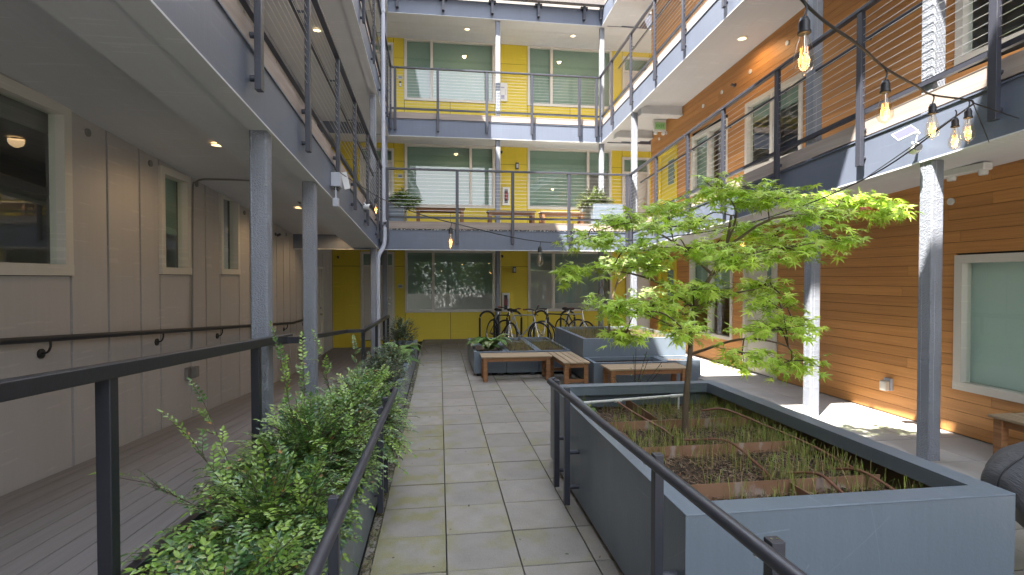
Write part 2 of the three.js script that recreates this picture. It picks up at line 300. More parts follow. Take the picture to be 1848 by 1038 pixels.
// ---- far building: yellow panels
const farB = thing('apartment_building', 'yellow panelled apartment building closing the far end of the court', 'building', [0, 0, WF]);
{
  const B = farB;
  const win0 = [[-0.95, 1.57, 0.76, 2.5], [2.52, 5.02, 0.76, 2.5]], d0 = [[-2.15, -1.24, 0, 2.45], [5.45, 6.3, 0.1, 2.4]];
  const win2 = [[-0.95, 1.57, 3.71, 5.46], [2.5, 5.0, 3.71, 5.46]], d2 = [[-2.15, -1.24, 2.9, 5.3], [5.32, 6.15, 2.9, 5.27]];
  const win3 = [[-0.95, 1.57, 6.65, 8.37], [2.5, 5.0, 6.65, 8.37]], d3 = [[-2.15, -1.24, 5.9, 8.2], [5.32, 6.15, 5.9, 8.2]];
  obj('wall', shapeWall(-4.4, 9, -0.4, 9.0, [...win0, ...win2, ...win3, ...d0, ...d2, ...d3], 0.12).translate(0, 0, -0.134), M.joint, B);
  const E = (dl, w) => [-4.4, -2.9, dl[0][0], dl[0][1], w[0][0], 0.31, w[0][1], w[1][0], 3.75, w[1][1], dl[1][0], dl[1][1], 7.5, 9];
  cladding(B, E(d0, win0), -0.2, 2.75, [...win0, ...d0], [2.05], M.yellow);
  cladding(B, E(d2, win2), 2.75, 5.75, [...win2, ...d2], [4.96], M.yellow);
  cladding(B, E(d3, win3), 5.75, 8.75, [...win3, ...d3], [7.8], M.yellow);
  const bl = { sash: 'all' };
  win(B, ...win0[0], [-0.17], { blinds: [0.72, 0.72], t: 0.07 }); win(B, ...win0[1], [3.27], { blinds: [0.3, 0.9], blindMat: M.curtain, t: 0.07 });
  win(B, ...win2[0], [0.88], { t: 0.07, blind: 1 }); win(B, ...win2[1], [4.29], { t: 0.07, blinds: [1, 0.4] });
  win(B, ...win3[0], [-0.2], { t: 0.07, blind: 1 }); win(B, ...win3[1], [3.2], { t: 0.07, blind: 1 });
  for (const [dd, h] of [[d0[0], 2.03], [d2[0], 4.93], [d3[0], 7.93], [d0[1], 2.1], [d2[1], 4.8], [d3[1], 7.75]]) door(B, ...dd, { head: h });
  obj('interior_wall', bx(-4.4, 9, -0.4, 12, -2.8, -2.5), M.room, B);
  for (const v of [0, 2.9, 5.85, 8.8]) obj('interior_floor', bx(-4.4, 9, v - 0.3, v, -2.5, -0.14), M.deck[0], B);
  for (const [u, v] of [[2.0, 5.45], [2.0, 8.4], [-2.6, 2.4]]) obj('wall_disc', new THREE.CylinderGeometry(0.035, 0.035, 0.016, 16).rotateX(Math.PI / 2).translate(u, v, 0.006), M.yellow[0], B);
  // set-back top storey, pale walls with an orange strip
  obj('upper_wall', bx(-4.4, 9, 9.0, 11.8, -0.3, -0.02), M.white, B);
  obj('orange_panel', bx(5.05, 5.5, 8.95, 11.6, -0.019, 0), M.cedar[4], B);
  win(B, 3.4, 5.0, 9.0, 11.2, [4.2], { frame: M.white });
}
// ---- right building: cedar boards
const rightB = thing('apartment_building', 'apartment building clad in orange brown horizontal cedar boards', 'building', [WR, 0, 0], -Math.PI / 2);
{
  const B = rightB, U = a => [-a[1], -a[0], a[2], a[3]];
  const wins = [[3.1, 4.69, 0.6, 1.95], [8.8, 10.42, 0.6, 2.1], [7.0, 8.43, 3.5, 4.68], [9.0, 10.38, 3.4, 4.62], [3.15, 4.72, 3.85, 5.3]].map(U);
  const doors = [[7.54, 8.45, FLR, 2.2], [11.06, 12.02, FLR, 2.15], [11.06, 12.02, 2.95, 4.65]].map(U);
  obj('wall', shapeWall(-12.54, 6, -0.2, 12, [...wins, ...doors], 0.12).translate(0, 0, -0.15), M.joint, B);
  const all = [...wins, ...doors];
  const H = 0.1135;
  for (let r = 0; r < 76; r++) {
    const v0 = FLR + 0.01 + r * H, v1 = v0 + H; if (v0 > 2.95 && v0 < 3.0) continue;
    const spans = []; let cuts = [[-12.52, v0 > 5.7 ? -4 : -2.3]];
    for (const h of all) if (h[3] > v0 + 0.03 && h[2] < v1 - 0.03) cuts = cuts.flatMap(([a, b]) => h[1] <= a || h[0] >= b ? [[a, b]] : [[a, h[0]], [h[1], b]].filter(([x, y]) => y - x > 0.02));
    for (const [a, b] of cuts) { let x = a; while (x < b - 0.01) { let e = Math.min(b, x + rr(2.2, 4.2)); if (b - e < 0.5) e = b; spans.push([x, e]); x = e; } }
    for (const [a, b] of spans) { const g = bx(a + 0.0015, b - 0.0015, v0 + 0.002, v1 - 0.002, -0.022, rr(-0.001, 0.001)), uv = g.attributes.uv, ox = rr(0, 9), oy = rr(0, 9); for (let i = 0; i < uv.count; i++) uv.setXY(i, uv.getX(i) + ox, uv.getY(i) + oy); obj('cedar_board', g, M.cedar[Math.min(4, Math.floor(Math.pow(rnd(), 0.9) * 5))], B); }
  }
  win(B, ...wins[0], [], { t: 0.08, blindMat: M.blindLight }); win(B, ...wins[1], [wins[1][0] + 0.8], { blind: 0.5 });
  win(B, ...wins[2], [wins[2][0] + 0.72], { blinds: [0.25, 0.25], t: 0.07 }); win(B, ...wins[3], [wins[3][0] + 0.7], { blinds: [0.9, 0], t: 0.07 }); win(B, ...wins[4], [], { blindMat: M.blind, blind: 0.4, t: 0.08 });
  door(B, ...doors[0], { mat: M.trim, slot: [doors[0][1] - 0.3, doors[0][1] - 0.2] });
  door(B, ...doors[1], { mat: M.yellow[0], frameMat: M.yellow[1], slot: [doors[1][0] + 0.45, doors[1][0] + 0.75] }); door(B, ...doors[2], { mat: M.yellow[0], frameMat: M.yellow[1], slot: [doors[2][0] + 0.45, doors[2][0] + 0.75] });
  obj('interior_wall', bx(-12.54, 6, -0.2, 12, -2.6, -2.4), M.room, B);
  for (const v of [0.14, 2.95, 5.8]) obj('interior_floor', bx(-12.5, 6, v - 0.25, v, -2.4, -0.16), M.deck[0], B);
  obj('end_wall', bx(-12.56, -12.54, -0.2, 12, -3.5, -0.03), M.cedar[0], B);
  obj('roof', bx(-12.7, 6, 12, 12.3, -4, 1.0), M.steel, B);
  for (const [d, v] of [[9.9, 5.12], [9.2, 5.15], [8.3, 5.18], [7.35, 5.24], [12.0, 5.02], [11.6, 5.05], [4.75, 2.5]])
    obj('wall_disc', new THREE.CylinderGeometry(0.036, 0.036, 0.016, 20).rotateX(Math.PI / 2).translate(-d, v, 0.008), M.white, B);
}

// ---------------------------------------------------------------- walkways (slab, beam, edge board) and railings
function sideWalk(label, group, x, wall, d0, d1, yb, step) {
  const s = Math.sign(wall - x), t = thing('raised_walkway', label, 'walkway', [0, 0, 0], 0, group), X = (a, b) => [Math.min(a, b), Math.max(a, b)];
  const H = (name, a, b, lo, hi, m) => obj(name, hexa(...X(a, b), d0, d1, d => yb(d) + lo, d => yb(d) + hi), m, t);
  H('fascia_beam', x, x + s * 0.012, 0.012, 0.4, M.steel);
  H('beam_flange', x - s * 0.004, x + s * 0.14, 0, 0.012, M.soffit);
  H('beam_cap', x - s * 0.012, x + s * 0.1, 0.4, 0.412, M.steel);
  H('edge_board', x + s * 0.01, x + s * 0.04, 0.435, 0.59, M.edge);
  H('soffit_band', x + s * 0.06, x + s * 0.53, 0.035, 0.05, M.soffit);
  H('soffit', x + s * 0.53, wall - s * 0.002, step, step + 0.03, M.soffit);
  H('deck', x + s * 0.04, wall - s * 0.003, 0.43, 0.56, M.tile[2]);
  return t;
}
function farWalk(label, group, x0, x1, d0, y, o = {}) {
  const t = thing('raised_walkway', label, 'walkway', [0, 0, 0], 0, group);
  obj('fascia_beam', wb(x0, x1, y + 0.012, y + 0.4, d0, d0 + 0.012), M.steel, t);
  obj('beam_flange', wb(x0, x1, y, y + 0.012, d0 - 0.004, d0 + 0.14), M.soffit, t);
  obj('beam_cap', wb(x0, x1, y + 0.4, y + 0.412, d0 - 0.012, d0 + 0.1), M.steel, t);
  if (o.gravel) obj('gravel_strip', wb(x0, x1, y + 0.412, y + 0.44, d0 + 0.02, d0 + 0.08), M.gravel, t);
  if (!o.noBoard) obj('edge_board', wb(x0, x1, y + 0.44, y + 0.59, d0 + 0.01, d0 + 0.04), o.board ?? M.edge, t);
  obj('soffit_band', wb(x0, x1, y + 0.05, y + 0.065, d0 + 0.1, d0 + 0.5), M.soffit, t);
  const n = 8, w = (WF - 0.003 - d0 - 0.5) / n;
  for (let i = 0; i < n; i++) obj('soffit_board', wb(x0, x1, y + (o.sof ?? 0.16), y + (o.sof ?? 0.16) + 0.015, d0 + 0.5 + i * w + 0.003, d0 + 0.5 + (i + 1) * w - 0.003), M.soffit, t);
  obj('deck', wb(x0, x1, y + 0.42, y + 0.56, d0 + 0.08, WF - 0.003), M.tile[2], t);
  return t;
}
sideWalk('sloping second floor walkway along the grey panel wall', null, XL, WL, -6, 11.1, L2L, 0.3);
sideWalk('sloping third floor walkway along the grey panel wall', null, XL, WL, -6, 13.3, L3L, 0.3);
sideWalk('sloping top floor walkway along the grey panel wall', null, XL, WL, -6, 13.3, L4L, 0.3);
sideWalk('sloping second floor walkway along the cedar wall', null, XR, WR, -6, 11.1, L2R, 0.06);
sideWalk('sloping third floor walkway along the cedar wall', null, XR, WR, -6, 13.3, L3R, 0.06);
sideWalk('sloping top floor walkway along the cedar wall', null, XR, WR, -6, 13.3, L4R, 0.06);
farWalk('second floor terrace with planters across the yellow building', null, WL, 9, 11.1, 2.3, { gravel: true, sof: 0.2 });
farWalk('third floor walkway across the yellow building', null, WL, 9, 13.3, 5.21, { sof: 0.24 });
farWalk('top floor walkway across the yellow building', null, WL, 9, 13.3, 8.2, { sof: 0.14, noBoard: true });
{ // brown gutter cap in front of the top walkway
  const t = thing('roof_gutter', 'brown metal gutter above the top beam of the yellow building', 'gutter');
  obj('gutter_face', wb(XL - 0.2, XR + 0.2, 8.63, 8.8, 13.06, 13.2), painted([0.16, 0.145, 0.14], 1300, 0.45), t);
  obj('gutter_lip', wb(XL - 0.2, XR + 0.2, 8.801, 8.82, 13.04, 13.3), painted([0.16, 0.145, 0.14], 1310, 0.45), t);
  for (let i = 0; i < 5; i++) { const x = [-1.0, 0.11, 1.32, 2.49, 3.67][i]; obj('bracket', [wb(x - 0.03, x + 0.03, 8.3, 8.63, 13.18, 13.29), wb(x - 0.09, x + 0.09, 8.56, 8.62, 13.2, 13.29)], M.rail, t); }
}
for (const [x0, x1, d, y, yh] of [[XR + 0.1, WR - 0.01, 10.9, L3R(10.9) + 0.02, 0.17], [XR + 0.1, WR - 0.01, 12.5, L3R(12.5) + 0.02, 0.17]]) {
  const b = obj('soffit_beam', [wb(x0, x1, y - 0.12, y + yh - 0.1, d - 0.1, d + 0.1), wb(x0, x1, y - 0.15, y - 0.121, d - 0.13, d + 0.13)], M.soffit);
  tag(b, d < 12 ? 'pale boxed beam crossing the soffit before the green exit sign' : 'pale boxed beam crossing the soffit behind the green exit sign', 'beam');
}
// footbridge over the court, above the picture: its shadow crosses the cedar side
{
  const t = thing('footbridge', 'top floor footbridge crossing above the court', 'bridge');
  obj('bridge_deck', wb(XL, XR, 8.72, 9.0, 2.8, 4.62), M.steel, t);
  obj('bridge_beam', [wb(XL, XR, 8.5, 8.72, 2.84, 2.9), wb(XL, XR, 8.5, 8.72, 4.5, 4.56)], M.steel, t);
}

{
  const t = thing('footbridge', 'top floor landing crossing above the entrance end of the court', 'bridge');
  obj('bridge_deck', wb(XL, XR, 8.72, 9.0, -0.6, 1.36), M.steel, t);
  obj('bridge_beam', wb(XL, XR, 8.5, 8.72, 1.2, 1.26), M.steel, t);
}
function railing(label, a, b, top, posts, o = {}) {
  // a, b: [x, d]; top(k): height of the edge board top, k along a..b
  const t = thing('cable_railing', label, 'railing'), h = 1.06, n = 12, at = (k, dy, off = 0) => V(a[0] + (b[0] - a[0]) * k + off * o.nx, top(k) + dy, a[1] + (b[1] - a[1]) * k + off * o.nd);
  const off = 0.055;
  obj('top_rail', bar(at(0, h, off), at(1, h, off), 0.06, 0.04, 0.006), M.rail, t);
  obj('bottom_rail', bar(at(0, 0.085, -0.012), at(1, 0.085, -0.012), 0.04, 0.045), M.rail, t);
  for (const k of posts) {
    const p = at(k, h - 0.02, off), q = at(k, -0.46, off), p2 = bar(q, p, 0.045, 0.06);
    const post = obj('post', wb(p.x - 0.022 - 0.01 * Math.abs(o.nd), p.x + 0.022 + 0.01 * Math.abs(o.nd), q.y, p.y, -p.z - 0.022 - 0.01 * Math.abs(o.nx), -p.z + 0.022 + 0.01 * Math.abs(o.nx), 0.004), M.rail, t);
    for (const dy of [-0.1, -0.38]) obj('standoff', rod(at(k, dy, 0.0), at(k, dy, off), 0.022, 10), M.rail, post);
  }
  for (let i = 1; i <= n; i++) obj('cable', rod(at(0, 0.07 + (h - 0.1) * i / (n + 1), off), at(1, 0.07 + (h - 0.1) * i / (n + 1), off), 0.0028, 5), M.cable, t);
  if (o.grab) { obj('handrail', rod(at(o.grab[0], 0.82, -0.06), at(o.grab[1], 0.82, -0.06), 0.021, 10), M.rail, t); for (const k of posts) if (k > o.grab[0] && k < o.grab[1]) obj('handrail_bracket', bar(at(k, 0.79, off), at(k, 0.79, -0.06), 0.016, 0.016), M.rail, t); }
  return t;
}
const kd = (d0, d1, ds) => ds.map(d => (d - d0) / (d1 - d0));
railing('sloping cable railing of the second floor walkway along the grey panel wall', [XL, -1], [XL, 11.06], k => L2L(-1 + 12.06 * k) + 0.59, kd(-1, 11.06, [-0.2, 1.1, 2.4, 3.68, 4.99, 6.4, 7.65, 8.97, 10.4, 11.0]), { nx: 1, nd: 0, grab: [0.05, 0.97] });
railing('sloping cable railing of the third floor walkway along the grey panel wall', [XL, 3], [XL, 13.26], k => L3L(3 + 10.26 * k) + 0.59, kd(3, 13.26, [3.4, 4.7, 6, 7.3, 8.6, 9.9, 11.2, 12.4, 13.2]), { nx: 1, nd: 0, grab: [0.05, 0.97] });
railing('sloping cable railing of the second floor walkway along the cedar wall', [XR, -1], [XR, 11.06], k => L2R(-1 + 12.06 * k) + 0.59, kd(-1, 11.06, [-0.3, 0.95, 2.2, 3.44, 4.71, 6.0, 7.24, 8.35, 9.65, 11.0]), { nx: -1, nd: 0, grab: [0.05, 0.97] });
railing('sloping cable railing of the third floor walkway along the cedar wall', [XR, 2], [XR, 13.26], k => L3R(2 + 11.26 * k) + 0.59, kd(2, 13.26, [2.2, 3.5, 4.8, 6.0, 7.25, 8.55, 9.75, 11.02, 12.3, 13.2]), { nx: -1, nd: 0, grab: [0.05, 0.9] });
railing('sloping cable railing of the top floor walkway along the cedar wall', [XR, 6], [XR, 13.26], k => L4R(6 + 7.26 * k) + 0.59, kd(6, 13.26, [7.25, 8.55, 9.75, 11.02, 12.3, 13.2]), { nx: -1, nd: 0 });
railing('level cable railing of the planted second floor terrace', [XL + 0.02, 11.1], [XR - 0.02, 11.1], () => 2.89, [-1.07, 0.36, 1.53, 2.75, 4.05].map(x => (x - XL) / (XR - XL)), { nx: 0, nd: -1 });
railing('level cable railing of the third floor walkway before the yellow wall', [XL + 0.02, 13.3], [XR - 0.02, 13.3], () => 5.8, [-1.08, -0.04, 1.18, 2.33, 3.57, 4.02].map(x => (x - XL) / (XR - XL)), { nx: 0, nd: -1 });

// ---------------------------------------------------------------- columns
function column(label, x, d, y0, y1, w = 0.125) {
  const g = new RoundedBoxGeometry(w, y1 - y0, w, 2, 0.018); g.translate(0, (y1 - y0) / 2, 0);
  const uv = g.attributes.uv, p = g.attributes.position, n = g.attributes.normal;
  for (let i = 0; i < uv.count; i++) uv.setXY(i, (Math.abs(n.getX(i)) > Math.abs(n.getZ(i)) ? p.getZ(i) : p.getX(i)) + x * 3 + d * 1.7, p.getY(i));
  const m = obj('column', g, M.column); m.position.set(x, y0, -d); tag(m, label, 'column'); return m;
}
column('rough grey column behind the end of the ramp guard rail', XL - 0.08, 4.12, -0.3, L2L(4.12) + 0.02);
column('rough grey column streaked with pale runs under the junction box', XL - 0.08, 5.6, -0.3, L2L(5.6) + 0.02);
column('grey column beside the downpipe at the inner corner', XL - 0.08, 10.85, -0.3, 5.35, 0.12);
column('dark grey column in front of the left yellow wall door', -1.33, 13.4, -0.3, 8.2, 0.12);
column('grey column between the two yellow wall windows', 1.48, 13.42, -0.05, 8.2, 0.12);
column('grey column at the far corner of the third floor railing', 4.19, 13.4, -0.05, 8.2, 0.12);
column('sunlit column at the terrace corner behind the maple', 4.23, 11.15, 0, L3R(11.15) + 0.02, 0.12);
column('sunlit white column before the cedar wall and cream door', 4.225, 5.53, 0.1, L3R(5.53) + 0.02);
column('sunlit column carrying the small solar camera', 4.225, 4.06, 0.1, L3R(4.06) + 0.02);

// ---------------------------------------------------------------- left ramp guard and wall handrail
{
  const t = thing('guard_rail', 'charcoal square tube guard rail along the edge of the ramp', 'railing'), X = -1.2;
  const y = d => 1.505 - 0.0585 * d;
  obj('top_rail', bar(V(X, y(0.4), 0.4), V(X, y(4.45), 4.45), 0.062, 0.055, 0.005), M.guard, t);
  obj('bottom_rail', bar(V(X, 0.715 - 0.0667 * 0.4, 0.4), V(X, 0.715 - 0.0667 * 4.4, 4.4), 0.045, 0.045, 0.004), M.guard, t);
  for (const d of [0.7, 2.1, 3.68]) obj('post', wb(X - 0.026, X + 0.026, rampY(d) - 0.1, y(d) - 0.02, d - 0.026, d + 0.026, 0.004), M.guard, t);
  const u = thing('guard_rail', 'lower charcoal guard rail section running past the striped columns', 'railing');
  const y2 = d => 0.95 - 0.006 * (d - 4);
  obj('top_rail', [bar(V(-1.42, 1.24, 4.3), V(-1.08, 1.24, 4.3), 0.05, 0.05), bar(V(-1.38, 1.2, 4.35), V(-1.38, 0.93, 8.1), 0.06, 0.05), bar(V(-1.38, 0.93, 8.1), V(-1.14, 0.93, 8.14), 0.06, 0.05), bar(V(-1.14, 0.93, 8.1), V(-1.14, 0.86, 12.2), 0.06, 0.05)], M.guard, u);
  for (const [x, d, yy] of [[-1.38, 4.36, 1.18], [-1.14, 8.2, 0.92], [-1.14, 9.9, 0.89], [-1.14, 11.2, 0.87], [-1.14, 12.1, 0.86], [-1.3, 11.1, 0.9]]) obj('post', wb(x - 0.025, x + 0.025, rampY(d) - 0.1, yy, d - 0.025, d + 0.025, 0.004), M.guard, u);
  const w = thing('wall_handrail', 'dark brown round handrail fixed along the grey panel wall', 'handrail');
  const hy = d => rampY(d) + 1.03, hx = WL + 0.07;
  obj('rail_tube', [rod(V(hx, hy(0), 0), V(hx, hy(10.8), 10.8), 0.023, 12), rod(V(hx, hy(10.8), 10.8), V(hx, hy(12.1), 12.1), 0.023, 12)], M.guard, w);
  for (const d of [2.8, 4.3, 5.9, 7.4, 8.9, 10.4, 11.8]) {
    const b = obj('bracket', tube([V(WL + 0.01, hy(d) - 0.11, d), V(WL + 0.05, hy(d) - 0.1, d), V(hx, hy(d) - 0.06, d), V(hx, hy(d) - 0.02, d)], 0.008, 10, 6), M.black, w);
    obj('rosette', new THREE.CylinderGeometry(0.036, 0.036, 0.012, 18).rotateZ(Math.PI / 2).translate(WL + 0.008, hy(d) - 0.11, -d), M.black, b);
  }
}
// ---------------------------------------------------------------- planters
function chips(n, x0, x1, d0, d1, yf, cols, s0, s1, wk = 1) {
  const pos = [], col = [];
  for (let i = 0; i < n; i++) {
    const x = rr(x0, x1), d = rr(d0, d1), y = yf(x, d) + rr(0, 0.012), a = rr(0, 6.28), l = rr(s0, s1), w = l * rr(0.25, 0.6) * wk, t = rr(-0.5, 0.5), c = pick(cols);
    const ux = Math.cos(a) * l, uz = Math.sin(a) * l, vx = -Math.sin(a) * w, vz = Math.cos(a) * w, h = t * l, k = rr(0.7, 1.2);
    const P = [[x - ux - vx, y - h, -d - uz - vz], [x + ux - vx, y + h, -d + uz - vz], [x + ux * 0.8 + vx, y + h + w * 0.4, -d + uz * 0.8 + vz], [x - ux + vx, y - h + w * 0.4, -d - uz + vz]];
    for (const q of [0, 1, 2, 0, 2, 3]) { pos.push(...P[q]); col.push(c[0] * k, c[1] * k, c[2] * k); }
  }
  const g = new THREE.BufferGeometry(); g.setAttribute('position', new THREE.Float32BufferAttribute(pos, 3)); g.setAttribute('color', new THREE.Float32BufferAttribute(col, 3)); g.computeVertexNormals(); return g;
}
M.chip = std({ vertexColors: true, roughness: 0.95, side: THREE.DoubleSide });
function soilGeo(x0, x1, d0, d1, y, amp = 0.025, n = 24) {
  const g = new THREE.PlaneGeometry(x1 - x0, d1 - d0, n, n); g.rotateX(-Math.PI / 2); g.translate((x0 + x1) / 2, y, -(d0 + d1) / 2);
  const p = g.attributes.position; for (let i = 0; i < p.count; i++) p.setY(i, y + amp * (fbm(p.getX(i) * 0.11 + 3, p.getZ(i) * 0.11 + 9, 16, 16, 1000, 3) * 2 - 1));
  g.computeVertexNormals(); return uvm(g);
}
const brown = [[0.15, 0.085, 0.055], [0.09, 0.055, 0.035], [0.2, 0.13, 0.085], [0.04, 0.028, 0.02]], straw = [[0.4, 0.29, 0.17], [0.3, 0.19, 0.11], [0.46, 0.38, 0.26]];
function box4(name, x0, x1, d0, d1, y0, h, rim, m, t, lip = 0.1) {
  const b = 0.006;
  obj('planter_wall', wb(x0, x0 + 0.012, y0, h - 0.001, d0, d1), m, t); obj('planter_wall', wb(x1 - 0.012, x1, y0, h - 0.001, d0, d1), m, t);
  obj('planter_wall', wb(x0 + 0.012, x1 - 0.012, y0, h - 0.001, d0, d0 + 0.012), m, t); obj('planter_wall', wb(x0 + 0.012, x1 - 0.012, y0, h - 0.001, d1 - 0.012, d1), m, t);
  const R = obj('rim', [wb(x0 - 0.002, x1 + 0.002, h - 0.012, h, d0 - 0.002, d0 + rim, b), wb(x0 - 0.002, x1 + 0.002, h - 0.012, h, d1 - rim, d1 + 0.002, b), wb(x0 - 0.002, x0 + rim, h - 0.0125, h - 0.0005, d0 + rim - 0.01, d1 - rim + 0.01), wb(x1 - rim, x1 + 0.002, h - 0.0125, h - 0.0005, d0 + rim - 0.01, d1 - rim + 0.01)], m, t);
  obj('rim_lip', [wb(x0 + rim - 0.008, x0 + rim, h - lip, h - 0.013, d0 + rim, d1 - rim), wb(x1 - rim, x1 - rim + 0.008, h - lip, h - 0.013, d0 + rim, d1 - rim), wb(x0 + rim, x1 - rim, h - lip, h - 0.013, d0 + rim - 0.008, d0 + rim), wb(x0 + rim, x1 - rim, h - lip, h - 0.013, d1 - rim, d1 - rim + 0.008)], m, R);
}
function reeds(n, area, y, h0, h1, cols) {
  const g = []; const pos = [], col = [];
  for (let i = 0; i < n; i++) {
    const [x, d] = area(), H = rr(h0, h1), lean = rnd() < 0.12 ? 0.8 : 0.2, lx = rr(-lean, lean) * H, ld = rr(-lean, lean) * H, r = rr(0.0016, 0.003), c = mul(pick(cols), rr(0.75, 1.25)), a0 = rr(0, 6.28);
    let prev = null;
    for (let s = 0; s <= 2; s++) {
      const k = s / 2, ring = []; for (let q = 0; q < 3; q++) { const a = a0 + q * 2.094, R = r * (1 - 0.5 * k); ring.push([x + lx * k * k + Math.cos(a) * R, y + H * k - 0.02, -d - ld * k * k + Math.sin(a) * R]); }
      if (prev) for (let q = 0; q < 3; q++) { const A = prev[q], B = prev[(q + 1) % 3], C = ring[(q + 1) % 3], D = ring[q]; for (const p of [A, C, B, A, D, C]) { pos.push(...p); const f = mix(c, [0.2, 0.13, 0.05], s === 1 && k < 0.6 ? 0.3 : 0); col.push(...f); } }
      prev = ring;
    }
  }
  const G = new THREE.BufferGeometry(); G.setAttribute('position', new THREE.Float32BufferAttribute(pos, 3)); G.setAttribute('color', new THREE.Float32BufferAttribute(col, 3)); G.computeVertexNormals(); return G;
}
const reedCols = [[0.22, 0.28, 0.05], [0.3, 0.34, 0.08], [0.16, 0.21, 0.05], [0.34, 0.27, 0.11]];
// big blue grey planter of the maple
{
  const t = thing('steel_planter', 'large blue grey steel planter with rusty dividers holding the maple', 'planter');
  const x0 = 1.03, x1 = 2.65, d0 = 2.1, d1 = 4.85, h = 0.72;
  box4('p', x0, x1, d0, d1, 0.045, h, 0.12, M.planter, t, 0.085);
  obj('liner', [wb(x1 - 0.03, x1 - 0.0125, 0.3, 0.7, d0 + 0.03, d1 - 0.03)], std({ map: grain([0.2, 0.15, 0.1], [0.14, 0.1, 0.07], 1500, 8), roughness: 0.9 }), t);
  obj('plinth', wb(x0 + 0.06, x1 - 0.06, 0.0, 0.045, d0 + 0.06, d1 - 0.06), M.black, t);
  obj('soil', soilGeo(x0 + 0.012, x1 - 0.012, d0 + 0.012, d1 - 0.012, 0.5, 0.02, 40), M.soil, t);
  for (const [d, i] of [[4.0, 0], [3.4, 1], [2.72, 0]]) { const m = obj('divider', wb(1.15, 2.52, 0.4, 0.585 - 0.01 * i, d, d + 0.006), M.rust[i], t); }
  obj('divider', wb(1.72, 1.726, 0.4, 0.6, 4.006, 4.72), M.rust[1], t); obj('divider', wb(1.95, 1.956, 0.4, 0.57, 2.24, 2.72), M.rust[0], t);
  const c = obj('mulch', chips(24000, x0 + 0.02, x1 - 0.02, d0 + 0.02, d1 - 0.02, (x, d) => 0.505 + 0.02 * (fbm(x * 0.11 + 3, -d * 0.11 + 9, 16, 16, 1000, 3) * 2 - 1), brown, 0.002, 0.011), M.chip, t); c.userData.kind = 'stuff';
  const s = obj('straw_litter', chips(4200, x0 + 0.15, x1 - 0.15, d0 + 0.15, d1 - 0.15, () => 0.52, straw, 0.01, 0.035, 0.06), M.chip, t); s.userData.kind = 'stuff';
  const cl = []; for (let i = 0; i < 60; i++) cl.push([rr(1.2, 2.55), rr(2.3, 4.65), rr(0.03, 0.1)]);
  for (let i = 0; i < 46; i++) cl.push([2.5 - Math.abs(rr(-1, 1) * rr(0, 0.35)), rr(2.3, 4.65), rr(0.05, 0.12)]);
  for (let i = 0; i < 14; i++) cl.push([rr(1.3, 2.3), rr(3.42, 3.65), 0.08]);
  const g = obj('rush_stems', reeds(2300, () => { const q = pick(cl); return [Math.min(2.6, Math.max(1.12, q[0] + rr(-1, 1) * q[2])), Math.min(4.78, Math.max(2.2, q[1] + rr(-1, 1) * q[2]))]; }, 0.51, 0.05, 0.17, reedCols), M.chip); g.userData = { kind: 'stuff', label: 'thin upright green rush stems growing in the maple planter', category: 'grass' };
}
function boxPlanter(label, x0, x1, d0, d1, h, soilY, o = {}) {
  const t = thing('steel_planter', label, 'planter');
  const y0 = o.y0 ?? 0;
  box4('p', x0, x1, d0, d1, y0 + 0.05, y0 + h, o.rim ?? 0.05, M.planter, t, 0.06);
  obj('foot', [wb(x0 + 0.05, x0 + 0.13, y0, y0 + 0.05, d0 + 0.05, d1 - 0.05), wb(x1 - 0.13, x1 - 0.05, y0, y0 + 0.05, d0 + 0.05, d1 - 0.05)], M.black, t);
  obj('soil', soilGeo(x0 + 0.012, x1 - 0.012, d0 + 0.012, d1 - 0.012, y0 + soilY, 0.012, 8), M.soil, t);
  if (o.mid) obj('partition', wb(x0 + 0.012, x1 - 0.012, y0 + 0.1, y0 + h - 0.013, o.mid - 0.03, o.mid + 0.03), M.planter, t);
  return t;
}
boxPlanter('low blue grey planter box with the fern, behind the long bench', 0.6, 1.165, 9.23, 11.4, 0.43, 0.34, { mid: 10.85 });
boxPlanter('low blue grey planter box, middle of the row behind the bench', 1.175, 1.745, 9.23, 11.4, 0.43, 0.38, { mid: 10.85 });
boxPlanter('low blue grey planter box touching the tall planter', 1.755, 2.325, 9.23, 11.4, 0.43, 0.38, { mid: 10.85 });
boxPlanter('tall blue grey planter, half sunlit, holding the small tree', 2.345, 4.13, 8.46, 10.6, 0.72, 0.66, { rim: 0.07 });
boxPlanter('low empty blue grey planter box behind the bench at the maple planter', 2.345, 3.53, 7.83, 8.44, 0.42, 0.34);
boxPlanter('small low planter box with a leafy sprout beside the walkway', 3.545, 4.1, 7.88, 8.44, 0.42, 0.36);
for (const [lab, x0, x1, d0, d1, y, n] of [['dry brown green rushes in the middle low planter box', 1.22, 1.7, 9.3, 10.8, 0.38, 520], ['dry brown green rushes in the low box at the tall planter', 1.8, 2.28, 9.3, 10.8, 0.38, 520], ['rushes filling the tall planter', 2.42, 4.05, 8.55, 10.5, 0.66, 1600]]) {
  const g = obj('rush_stems', reeds(n, () => [rr(x0, x1), rr(d0, d1)], y, 0.06, 0.16, [[0.2, 0.17, 0.06], [0.13, 0.15, 0.04], [0.26, 0.19, 0.09]]), M.chip); g.userData = { kind: 'stuff', label: lab, category: 'grass' };
}
